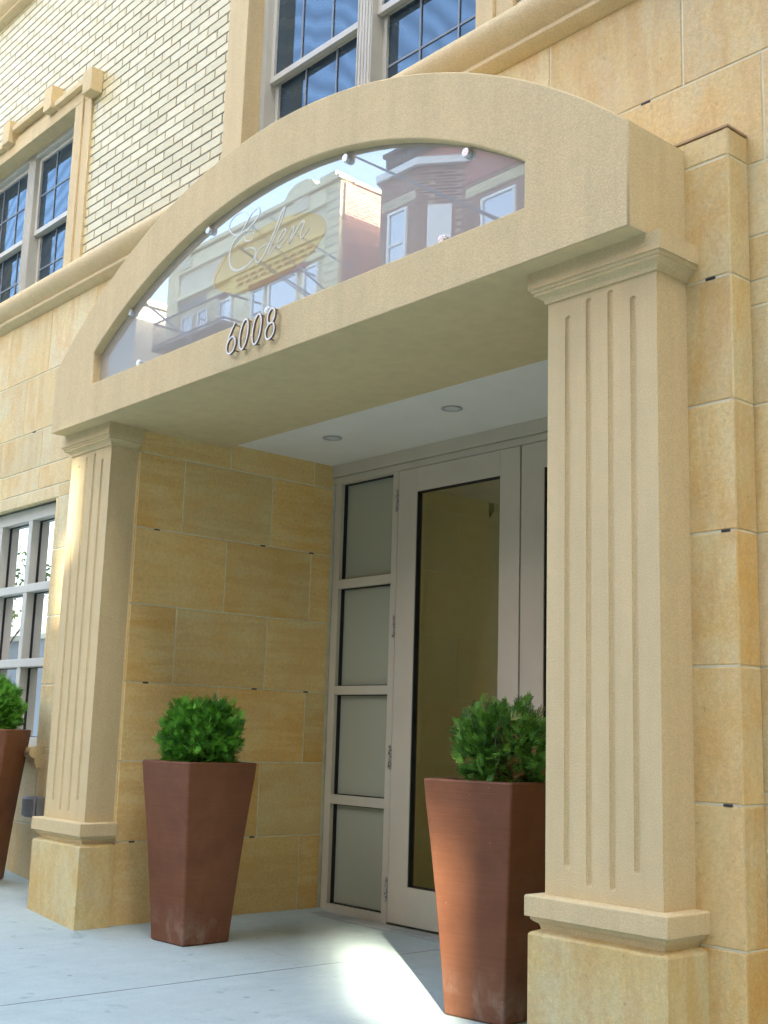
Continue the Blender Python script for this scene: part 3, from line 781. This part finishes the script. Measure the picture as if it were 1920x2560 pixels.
stroke(lt, D_, wv(.014), yb0 - .0004, YG - .0001, FROSTW); stroke(lt, e_, wv(.012), yb0 - .0006, YG - .0001, FROSTW); stroke(lt, n_, wv(.012), yb0 - .0008, YG - .0001, FROSTW)
lt.build('lettering', sg)
l2 = MB(); stroke(l2, SW, wv(.006), yb0, YG - .0001, GOLDL); l2.build('flourish', sg)
for (x, zz) in ((XC - 1.455, 3.628), (XC - .612, 3.905), (XC + .612, 3.905), (XC + 1.455, 3.628), (1.045, 3.268), (2.36, 3.268), (3.668, 3.268)):
    b = MB(); segs = 20
    rr = [[(x + r_ * math.cos(2 * PI * k / segs), yy, zz + r_ * math.sin(2 * PI * k / segs)) for k in range(segs)] for r_, yy in ((.022, -.1125), (.022, -.136), (.0195, -.139), (.001, -.1395))]
    b.rings(rr, CHROME, close=True); b.build('standoff_bolt', sg, smooth=30)

# house number 6008 on pins
hn = empty('house_number', (2.31, YF, 3.06)); tag(hn, 'thin pale metal numerals 6008 standing off the portico beam', 'house number')
def ell(cx, cz, a, b, t0=0, t1=2 * PI, n=36, sl=.16):
    return [(cx + a * math.cos(t0 + (t1 - t0) * k / n) + sl * b * math.sin(t0 + (t1 - t0) * k / n), cz + b * math.sin(t0 + (t1 - t0) * k / n)) for k in range(n + 1)]
NUM = m_simple('pale_metal_face', (.74, .71, .64), .35, .05, 20, metal=.35)
zb = 3.068; Hn = .158
def digit(kind, x):
    d = MB(); y0, y1 = YF - .034, YF - .022; w = .0105
    if kind == '6':
        stroke(d, ell(x + .045, zb + .045, .040, .045), w, y0, y1, NUM, smooth=False, side=BRZ)
        stroke(d, [(x + .006, zb + .040), (x + .014, zb + .080), (x + .040, zb + .122), (x + .072, zb + Hn + .004)], w, y0 + .0005, y1, NUM, side=BRZ)
        pins = [(x + .07, zb + Hn - .006), (x + .07, zb + .012)]
    elif kind == '0':
        stroke(d, ell(x + .045, zb + Hn / 2, .036, Hn / 2), w, y0, y1, NUM, smooth=False, side=BRZ); pins = [(x + .060, zb + Hn - .004), (x + .032, zb + .004)]
    else:
        stroke(d, ell(x + .050, zb + Hn * .755, .030, Hn * .245), w, y0, y1, NUM, smooth=False, side=BRZ)
        stroke(d, ell(x + .043, zb + Hn * .265, .037, Hn * .265), w, y0 + .0005, y1, NUM, smooth=False, side=BRZ); pins = [(x + .058, zb + Hn), (x + .036, zb + .002)]
    for px, pz in pins: d.tube([(px, YF + .002, pz), (px, y1, pz)], .0038, BRZ, 8)
    o = d.build('digit', hn); return o
for k, x in (('6', 2.094), ('0', 2.210), ('0', 2.326), ('8', 2.444)): digit(k, x)

# weatherproof socket box on the stone wall
ub = empty('electrical_box', (-.79, YM, .54)); tag(ub, 'small grey weatherproof outlet box on the stone wall behind the left column', 'outlet box')
b = MB(); b.box(-.895, -.685, YM - .05, YM + .003, .47, .615, GB := m_simple('grey_box_plastic', (.24, .25, .26), .5, .1)); b.build('housing', ub, bevel=.008)
b = MB(); b.box(-.885, -.695, YM - .075, YM - .0505, .478, .607, GB); b.build('cover', ub, bevel=.012)

# ------------------------------------------------------------------ planters and shrubs
TW, BWD, PH = .245, .162, 1.014
def make_planter():
    p = MB()
    def sq(a, z, r, n=5):
        out = []
        for cx, cy, t0 in ((a - r, a - r, 0), (-a + r, a - r, PI / 2), (-a + r, -a + r, PI), (a - r, -a + r, 3 * PI / 2)):
            for k in range(n + 1): t = t0 + PI / 2 * k / n; out.append((cx + r * math.cos(t), cy + r * math.sin(t), z))
        return out
    L = [sq(BWD - .008, 0, .010), sq(BWD, .008, .012)]
    for k in range(1, 13):
        t = k / 13; L.append(sq(BWD + (TW - BWD) * (.80 * t + .20 * t ** 2.4), .008 + (PH - .03) * t, .013))
    L += [sq(TW - .001, PH - .014, .016), sq(TW, PH - .008, .018), sq(TW - .003, PH - .002, .018), sq(TW - .010, PH, .018), sq(TW - .030, PH, .014), sq(TW - .036, PH - .004, .012), sq(TW - .040, PH - .014, .010), sq(TW - .050, PH - .16, .010)]
    p.rings(L, TERRA, close=True); p.add(L[0], [tuple(range(len(L[0])))[::-1]], TERRA)
    o = p.build('planter', smooth=30)
    s = MB(); q = sq(TW - .045, PH - .05, .01); rr = [q, [(x * .6 + random.uniform(-.01, .01), y * .6, z + .012 + random.uniform(0, .01)) for x, y, z in q], [(x * .2, y * .2, z + .025) for x, y, z in q]]
    s.rings(rr, SOIL, close=True); s.add(rr[-1], [tuple(range(len(q)))], SOIL)
    so = s.build('soil', o)
    return o, so
pl0, so0 = make_planter()
def place_planter(first, x, y, rot, z, label):
    if first: o, s = pl0, so0
    else:
        o = pl0.copy(); COL.objects.link(o); s = so0.copy(); COL.objects.link(s); s.parent = o; s.matrix_parent_inverse = Matrix.Identity(4)
    o.location = (x, y, z); o.rotation_euler = (0, 0, rot)
    tag(o, label, 'planter', 'tall tapered terracotta planters by the entrance'); return o
so0.matrix_parent_inverse = Matrix.Identity(4)
place_planter(True, 1.113, .416, .045, gz(1.1, 0) + .001, 'tall brown tapered planter against the sandstone side wall beside the left column')
place_planter(False, 3.424, .528, .142, gz(3.4, 0) + .001, 'sunlit orange-brown tapered planter partly behind the right column')
place_planter(False, -.892, -.05, .803, gz(-.9, 0) + .004, 'tall tapered planter cut off by the left picture edge under the window')

def shrub_mesh(name, seed, rx, ry, rz, n, mat, droop, loose, len0):
    rnd = random.Random(seed); b = MB()
    def frond(p, d, up, L, c):
        d = d.normalized(); x = d.cross(up); x = x.normalized() if x.length > 1e-4 else d.orthogonal().normalized(); u = x.cross(d)
        # spine and alternate leaflets, each a small curved diamond
        def dia(o, dd, l, w, nrm):
            sd = dd.cross(nrm).normalized() * w
            m_ = o + dd * l * .5; e = o + dd * l
            b.add([o, m_ + sd, e, m_ - sd], [(0, 1, 2, 3)], mat, c)
        dia(p, d, L, L * .055, u)
        k = 5
        for i in range(k):
            t = (i + .8) / (k + .6); o = p + d * L * t - Vector((0, 0, 1)) * droop * L * t * t
            for sgn in (-1, 1):
                dd = (d * .85 + x * sgn * (.75 - .25 * t) + u * rnd.uniform(-.25, .25)).normalized()
                l2 = L * (.58 - .34 * t) * rnd.uniform(.8, 1.15)
                dia(o, dd, l2, l2 * .095, u)
                if i < 3:
                    o2 = o + dd * l2 * .45; d3 = (dd + d * .7).normalized(); dia(o2, d3, l2 * .5, l2 * .07, u)
    for i in range(n):
        t = rnd.uniform(-.85, 1); ph = rnd.uniform(0, 2 * PI); q = math.sqrt(1 - t * t)
        nrm = Vector((q * math.cos(ph), q * math.sin(ph), t))
        lump = 1 + .07 * math.sin(3.1 * ph + 4 * t + seed) + .06 * math.sin(7 * ph - 6 * t) + .05 * math.sin(5 * t * 3 + ph * 2)
        # superellipsoid, boxier than a ball
        sup = (abs(nrm.x) ** 3 + abs(nrm.y) ** 3 + abs(nrm.z) ** 3) ** (-1 / 3)
        k = sup * lump * rnd.choice([1.03, 1, .98, .92, .85, .76, .66]) * rnd.uniform(.90, 1.0 + loose)
        hk = k * (1 - .30 * max(0, -t)); p = Vector((nrm.x * rx * hk, nrm.y * ry * hk, rz * .78 + nrm.z * rz * k))
        L = len0 * rnd.uniform(.7, 1.25)
        d = (nrm * 1.0 + Vector((rnd.uniform(-.8, .8), rnd.uniform(-.8, .8), rnd.uniform(-.15, 1.1)))).normalized()
        b_in = 1 if k > .86 else .0
        v_ = rnd.random() ** 1.3
        bn = rnd.random() + (.22 if (t < -.1 and k < 1.02) else 0) + .16 * (math.sin(2.3 * ph + seed) > .75)
        frond(p - d * L * .5, d, Vector((rnd.uniform(-1, 1), rnd.uniform(-1, 1), rnd.uniform(-1, 1))), L, (v_, min(bn, 1), 0))
    return b
def shrub(name, b, loc, label, rz):
    root = empty('shrub', loc, None, rz); tag(root, label, 'shrub', 'clipped evergreen shrubs in the planters')
    o = b.build('foliage', None, recalc=False, smooth=180); o.parent = root
    s = MB(); rn = random.Random(5)
    s.tube([(0, 0, -.06), (.004, 0, .03), (0, .005, .10)], [.018, .015, .012], BARK, 8)
    for k in range(16):
        a = rn.uniform(0, 2 * PI); e = rn.uniform(.12, .3)
        s.tube([(0, 0, rn.uniform(0, .08)), (math.cos(a) * e * .5, math.sin(a) * e * .5, .10), (math.cos(a) * e * .75, math.sin(a) * e * .75, rn.uniform(.16, .33))], [.008, .005, .002], BARK, 5)
    so = s.build('stem', None); so.parent = root
    return root
b1 = shrub_mesh('a', 3, .205, .205, .215, 3300, LEAF, .06, .09, .060)
b2 = shrub_mesh('b', 9, .158, .158, .178, 2300, LEAF2, .12, .36, .064)
shrub('s', b1, (1.113, .416, gz(1.1, 0) + .965), 'dense bright green clipped shrub in the planter by the sandstone wall', 0)
shrub('s', b2, (3.424 + .035, .535, gz(3.4, 0) + .985), 'loose green shrub with browning sprigs beside the right column', .6)
b3 = shrub_mesh('c', 21, .205, .205, .215, 3300, LEAF, .06, .09, .060)
shrub('s', b3, (-.892, -.05, gz(-.9, 0) + .965), 'green clipped shrub in the planter under the left window', 1.2)

# ------------------------------------------------------------------ across the street (seen in the glass)
CREAM = m_brick('far_cream_brick', (.84, .74, .46), (.56, .50, .36), .24, .075, .008, .06, .2)
CREAMP = m_simple('far_cream_stucco', (.86, .78, .52), .9, .06, 1.5)
PANEL = m_simple('far_grey_stucco', (.74, .68, .50), .9, .08, 1.2)
REDB = m_brick('far_red_brick', (.30, .13, .10), (.45, .35, .30), .24, .075, .012, .35, .3)
DREDB = m_brick('far_dark_brick', (.22, .085, .06), (.50, .38, .28), .24, .085, .014, .3, .3)
REDP = m_simple('far_red_paint', (.46, .21, .17), .85, .08, 1.2)
DKG = m_simple('far_dark_cornice', (.16, .14, .14), .8, .15, 3)
WHT = m_simple('white_trim', (.86, .86, .84), .5, .03)
GRY = m_simple('far_grey_wall', (.36, .36, .34), .9, .06, .6)
BRN = m_simple('brown_head', (.27, .08, .05), .8, .1)
YO = -16.0
def far_window(mb_parent, x0, x1, z0, z1, y=YO, red=False):
    w = MB(); t = .07
    w.box(x0, x0 + t, y - .02, y + .06, z0, z1, WHT); w.box(x1 - t, x1, y - .02, y + .06, z0, z1, WHT); w.box(x0 + t, x1 - t, y - .02, y + .055, z1 - t, z1, WHT)
    w.box(x0 + t, x1 - t, y - .02, y + .055, z0, z0 + t, WHT); w.box(x0 + t, x1 - t, y - .02, y + .05, (z0 + z1) / 2 - .03, (z0 + z1) / 2 + .03, WHT)
    o = w.build('window', mb_parent)
    p = MB(); p.box(x0 + t * .9, x1 - t * .9, y - .015, y + .02, z0 + t * .9, z1 - t * .9, OPPG); p.build('pane', o)
cb = empty('building', (-21.5, -19, -.1)); tag(cb, 'cream brick building with ornate parapet mirrored in the arched glass', 'building')
w = MB(); w.box(-26.0, -17.0, -24, YO, -.1, 16.15, CREAM)
w.build('wall', cb)
w = MB()
w.box(-25.98, -25.3, YO, YO + .10, -.1, 16.25, CREAM); w.box(-17.62, -17.02, YO, YO + .10, -.1, 16.25, CREAM)   # end piers
w.box(-25.28, -17.64, YO, YO + .05, 14.80, 15.62, PANEL); w.box(-25.28, -17.64, YO, YO + .12, 15.64, 16.10, CREAMP)
w.box(-26.05, -16.95, YO - .3, YO + .22, 16.15, 16.27, CREAMP)
w.box(-25.28, -17.64, YO, YO + .16, 14.70, 14.80, CREAMP); w.box(-25.28, -17.64, YO, YO + .16, 15.60, 15.66, CREAMP)
w.box(-22.3, -17.64, YO, YO + .10, 14.12, 14.68, CREAMY := m_simple('far_yellow_cream', (.80, .72, .42), .9, .05, 2))
for cx in (-24.9, -18.75):
    w.prism([(cx - .75, 16.27), (cx + .75, 16.27), (cx + .55, 16.5), (cx + .25, 16.62), (cx - .25, 16.62), (cx - .55, 16.5)], YO - .2, YO + .2, CREAMP)
    w.box(cx - .35, cx + .35, YO + .12, YO + .17, 15.70, 16.25, PANEL)
for cx in (-17.5, -25.6): w.box(cx - .35, cx + .35, YO - .3, YO + .2, 16.27, 16.42, CREAMP)
for k in range(14): w.box(-25.45 + k * .125, -25.39 + k * .125, YO + .001, YO + .05, 14.35, 14.62, GRY)
for k in range(30):
    for j in range(2): w.box(-21.9 + k * .13, -21.84 + k * .13, YO + .101, YO + .13, 14.30 + j * .17, 14.38 + j * .17, BRN if (k + j) % 3 else PANEL)
for k in range(12): w.box(-17.6, -17.02 + .01, YO + .101, YO + .108, 13.0 + k * .26, 13.02 + k * .26, GRY)
w.build('parapet', cb)
w = MB(); w.box(-21.2, -18.45, YO, YO + .16, 13.98, 14.14, BRN); w.box(-22.95, -22.5, YO, YO + .10, 14.22, 14.32, BRN); w.build('window_head', cb)
for a, b in ((-25.05, -24.4), (-24.1, -23.5), (-22.9, -22.2), (-20.3, -18.9), (-18.6, -17.95), (-21.15, -20.5)): far_window(cb, a, b, 12.1, 14.0 if b > -22 else 14.1, YO + .03)
w = MB(); w.box(-22.1, -21.2, YO + .02, YO + .06, 12.1, 14.0, CREAMP); w.build('shutter', cb)
w = MB()
for zz in (13.0, 13.75): w.tube([(-25.3, YO + .9, zz), (-21.3, YO + .9, zz)], .03, DKG, 6); w.tube([(-25.3, YO + .1, zz), (-25.3, YO + .9, zz)], .03, DKG, 6); w.tube([(-21.3, YO + .1, zz), (-21.3, YO + .9, zz)], .03, DKG, 6)
for k in range(41): w.tube([(-25.3 + k * .1, YO + .9, 12.9), (-25.3 + k * .1, YO + .9, 13.75)], .012, DKG, 4)
w.box(-25.35, -21.25, YO + .1, YO + .95, 12.85, 12.9, DKG); w.build('fire_escape_railing', cb)
# red brick flank
w = MB(); w.box(-16.998, -16.95, -24, YO - .02, -.1, 16.1, REDB); w.box(-17.05, -16.88, -24, YO - .3, 16.10, 16.2, PANEL); w.build('flank_wall', cb)

rb = empty('building', (-13, -19, -.1)); tag(rb, 'red painted brick building with a bay mirrored in the arched glass', 'building')
w = MB(); w.box(-15.12, -8.5, -24, YO, -.1, 15.75, REDP); w.build('wall', rb)
w = MB(); w.box(-15.15, -8.45, -23, YO + .08, 15.75, 16.05, DKG); w.box(-15.2, -8.4, -23, YO + .18, 16.05, 16.15, DKG)
for k in range(40): w.box(-15.1 + k * .165, -15.02 + k * .165, YO + .08, YO + .14, 15.78, 16.03, DKG)
w.prism([(-14.6, 16.15), (-13.4, 16.15), (-13.5, 16.5), (-13.8, 16.62), (-14.2, 16.62), (-14.5, 16.5)], YO - .15, YO + .15, PANEL); w.build('parapet', rb)
bayp = [(-14.95, YO), (-14.6, YO + .7), (-13.2, YO + .7), (-12.3, YO)]
w = MB(); w.add([(x, y, zz) for zz in (-.1, 14.95) for x, y in bayp], [(0, 1, 5, 4), (1, 2, 6, 5), (2, 3, 7, 6), (4, 5, 6, 7)], DREDB); w.build('bay', rb)
bq = [(-15.05, YO), (-14.68, YO + .82), (-13.14, YO + .82), (-12.1, YO)]
w = MB(); w.add([(x, y, zz) for zz in (14.951, 15.14) for x, y in bq], [(0, 1, 5, 4), (1, 2, 6, 5), (2, 3, 7, 6), (4, 5, 6, 7), (3, 2, 1, 0)], WHT); w.build('bay_cornice', rb)
w = MB(); w.box(-12.2, -8.5, YO, YO + .05, -.1, 14.35, DREDB)
for k in range(40): w.box(-12.15 + k * .09, -12.10 + k * .09, YO + .05, YO + .08, 13.95, 14.2, CREAMP)
for k in range(14): w.box(-14.5 + k * .09, -14.46 + k * .09, YO + .7, YO + .73, 14.1, 14.35, PANEL)
w.build('brick_facing', rb)
far_window(rb, -14.25, -13.55, 12.2, 14.0, YO + .71); far_window(rb, -11.6, -10.5, 12.2, 13.75, YO + .08)
w = MB(); d_ = Vector((.9, -.7)).normalized()
a = Vector((-13.2, YO + .7)) + d_ * .25; e = Vector((-13.2, YO + .7)) + d_ * .85; nrm = Vector((.7, .9)).normalized() * .04
w.add([(a.x, a.y, 12.2), (e.x, e.y, 12.2), (e.x, e.y, 13.9), (a.x, a.y, 13.9)] + [(a.x + nrm.x, a.y + nrm.y, 12.2), (e.x + nrm.x, e.y + nrm.y, 12.2), (e.x + nrm.x, e.y + nrm.y, 13.9), (a.x + nrm.x, a.y + nrm.y, 13.9)],
      [(0, 1, 5, 4), (1, 2, 6, 5), (2, 3, 7, 6), (3, 0, 4, 7), (4, 5, 6, 7)], WHT); w.build('window', rb)

gb = empty('building', (-31, -19, -.1)); tag(gb, 'plain grey building slab mirrored at the left end of the arched glass', 'building')
w = MB(); w.box(-33.5, -28.15, -22, YO, -.1, 15.45, GRY); w.build('wall', gb)
w = MB(); w.box(-33.6, -28.05, -22.1, YO + .08, 15.45, 15.65, PANEL); w.build('parapet', gb)
for zz in (12.9, 9.9): far_window(gb, -31.9, -30.6, zz, zz + 1.3, YO + .03)
lg = empty('building', (-47, -18, -.1)); tag(lg, 'low grey garage row mirrored in the lowest window panes', 'building')
w = MB(); w.box(-62, -33.6, -20, YO, -.1, 4.3, GRY); w.build('wall', lg)
w = MB(); w.box(-62.1, -33.5, -20.1, YO + .1, 4.3, 4.5, PANEL); w.build('parapet', lg)
# shop row opposite, then two added unseen blocks that screen sun and sky
nb = empty('building', (-3, -19, -.1)); tag(nb, 'low red brick shop row opposite the entrance', 'building')
w = MB(); w.box(-8.3, 6, -24, YO, -.1, 8.2, REDB); w.build('wall', nb)
w = MB(); w.box(-8.4, 6.1, -24.1, YO + .2, 8.2, 8.5, PANEL); w.build('parapet', nb)
for k in range(5): far_window(nb, -7.4 + k * 2.7, -6.2 + k * 2.7, 5.6, 7.6, YO + .03)
eb = empty('building', (52, -8, -.1)); tag(eb, 'added unseen block cutting sky light from the right end of the street', 'building')
w = MB(); w.box(50, 62, -16.4, 24, -.1, 46., REDB); w.build('wall', eb)  # added out of view to dim the light from the right
tb = empty('building', (25, -16.5, -.1)); tag(tb, 'added unseen screen wall across the street, cut open to shape sun patches', 'building')
w = MB()
AX0, AX1, AZ0, AZ1 = 23.40, 25.46, 12.35, 14.00  # openings shape the sun patches; the added wall blocks the rest
wall_with_holes(w, 6.2, 50., -.1, 40., -16.3, -16.0, [(AX0, AX1, AZ0, AZ1), (21.16, 21.74, 14.55, 15.35)], DREDB)
w.box(6.2, 6.5, -24, -16.3, -.1, 38, DREDB); w.box(49.6, 49.9, -24, -16.3, -.1, 38, DREDB)
w.build('wall', tb)
lv = MB()                                                     # added slats that fade the sun patch towards its left and top
for k in range(12):
    x = AX0 + .12 * k; lv.box(x, x + .12 * (1 - (k + .5) / 12) ** .8, -16.2, -16.15, AZ0, AZ1, DREDB)
for k in range(7):
    zz = AZ1 - .12 * k; lv.box(AX0, AX1, -16.14, -16.09, zz - .12 * (1 - (k + .5) / 7) ** .7, zz, DREDB)
lv.build('patch_slat', tb)

# street tree mirrored in the lower window
def tree(loc, label, seed):
    rn = random.Random(seed); root = empty('tree', loc); tag(root, label, 'tree')
    t = MB(); lf = MB()
    def br(p, d, L, r, lv):
        pts = [p]; q = p
        for k in range(4):
            d = (d + Vector((rn.uniform(-.18, .18), rn.uniform(-.18, .18), rn.uniform(-.05, .12)))).normalized(); q = q + d * L / 4; pts.append(q)
        t.tube(pts, [r * (1 - .12 * k) for k in range(5)], BARK, 6, cap=False)
        if lv == 0:
            for k in range(7):
                o = q + Vector((rn.uniform(-.3, .3), rn.uniform(-.3, .3), rn.uniform(-.3, .3))); a = Vector((rn.uniform(-1, 1), rn.uniform(-1, 1), rn.uniform(-1, 1))).normalized(); c = a.orthogonal().normalized()
                s_ = rn.uniform(.05, .09); lf.add([o, o + (a + c) * s_, o + a * 2 * s_, o + (a - c) * s_], [(0, 1, 2, 3)], TLEAF, (rn.random(), 0, 0))
            return
        for k in range(rn.choice([3, 4])):
            nd = (d + Vector((rn.uniform(-1, 1), rn.uniform(-1, 1), rn.uniform(-.3, .8))) * .8).normalized()
            br(pts[rn.choice([2, 3, 4])], nd, L * rn.uniform(.6, .82), r * .55, lv - 1)
    br(Vector((0, 0, 0)), Vector((0, 0, 1)), 3.2, .16, 5)
    a = t.build('trunk', None); a.parent = root; b = lf.build('crown', None, recalc=False); b.parent = root
tree((-37.2, -14.2, -.1), 'sparse leafed street tree mirrored in the lower window', 4)
tree((-41.5, -13.6, -.1), 'second sparse street tree beyond the grey building', 11)

# overhead lines and their pole
PX, PY = -.1, -4.8
pole = empty('utility_pole', (PX, PY, -.1)); tag(pole, 'wooden utility pole at the kerb carrying the overhead lines', 'utility pole')
w = MB(); w.tube([(PX, PY - .14, -.1), (PX, PY - .14, 6.2)], [.14, .11], BARK, 14); w.build('post', pole)
LN = m_simple('cable_black', (.02, .02, .022), .5, .1)
lines = [('thick overhead cable ending lowest at the cream building roof', (-22., -15.9, 15.68), (PX, PY, 3.9), .030),
         ('thin cable running just beside the thick one', (-22., -15.9, 15.64), (PX, PY, 3.80), .018),
         ('overhead cable crossing the mirrored oval of the sign', (-21.3, -15.9, 16.10), (PX, PY, 3.70), .026),
         ('overhead cable crossing the cream parapet highest', (-20.7, -15.9, 16.33), (PX, PY, 4.49), .022),
         ('thick overhead cable across the red painted building', (-19.0, -15.9, 18.32), (PX, PY, 5.93), .030),
         ('overhead cable from the corner of the grey building', (-28.2, -15.9, 15.75), (PX, PY, 2.30), .040)]
for lab, a, b, r in lines:
    w = MB(); A, B = Vector(a), Vector(b); pts = [A + (B - A) * k / 16 - Vector((0, 0, .25 * 4 * (k / 16) * (1 - k / 16) * .12)) for k in range(17)]
    w.tube(pts, r * .72, LN, 6); tag(w.build('power_line'), lab, 'cable', 'overhead lines over the street')

# ------------------------------------------------------------------ light, sky, camera
EL = math.radians(24.9); DIR = Vector((-.8 * math.cos(EL), .6 * math.cos(EL), -math.sin(EL)))
sun = bpy.data.lights.new('sun', 'SUN'); sun.energy = 3.2; sun.angle = math.radians(.55); sun.color = (1., .93, .80)
so = bpy.data.objects.new('sun', sun); COL.objects.link(so); so.rotation_euler = (-DIR).to_track_quat('Z', 'Y').to_euler(); so.location = (20, -15, 12)
wd = bpy.data.worlds.new('World'); sc.world = wd; wd.use_nodes = True
nt = wd.node_tree; bg = nt.nodes['Background']; sky = nt.nodes.new('ShaderNodeTexSky'); sky.sky_type = 'NISHITA'; sky.sun_disc = False
sky.sun_elevation = EL; sky.sun_rotation = math.atan2(.8, -.6); sky.dust_density = 6.0; sky.ozone_density = 1.0; sky.air_density = 1.0
nt.links.new(sky.outputs[0], bg.inputs[0]); bg.inputs[1].default_value = .15
cam = bpy.data.cameras.new('camera'); co = bpy.data.objects.new('camera', cam); COL.objects.link(co)
cam.sensor_fit = 'VERTICAL'; cam.sensor_height = 24.; cam.lens = 3009.43 / 2560 * 24.; cam.clip_end = 1000
ya, pi_, ro = math.radians(48.92397), math.radians(10.47394), math.radians(1.74539)
f_ = Vector((-math.sin(ya) * math.cos(pi_), math.cos(ya) * math.cos(pi_), math.sin(pi_))); r_ = Vector((math.cos(ya), math.sin(ya), 0)); u_ = r_.cross(f_)
r2 = math.cos(ro) * r_ + math.sin(ro) * u_; u2 = -math.sin(ro) * r_ + math.cos(ro) * u_
Mx = Matrix((( r2.x, u2.x, -f_.x, 7.29342), (r2.y, u2.y, -f_.y, -3.58286), (r2.z, u2.z, -f_.z, 1.11191), (0, 0, 0, 1)))
co.matrix_world = Mx; sc.camera = co
sc.view_settings.view_transform = 'Standard'; sc.view_settings.look = 'None'; sc.view_settings.exposure = 3.42; sc.view_settings.gamma = 1
sc.cycles.use_denoising = True; sc.cycles.denoiser = 'OPENIMAGEDENOISE'; sc.cycles.denoising_input_passes = 'RGB_ALBEDO_NORMAL'; sc.cycles.denoising_prefilter = 'ACCURATE'; sc.cycles.max_bounces = 10; sc.cycles.diffuse_bounces = 5; sc.cycles.glossy_bounces = 5; sc.cycles.sample_clamp_indirect = 8
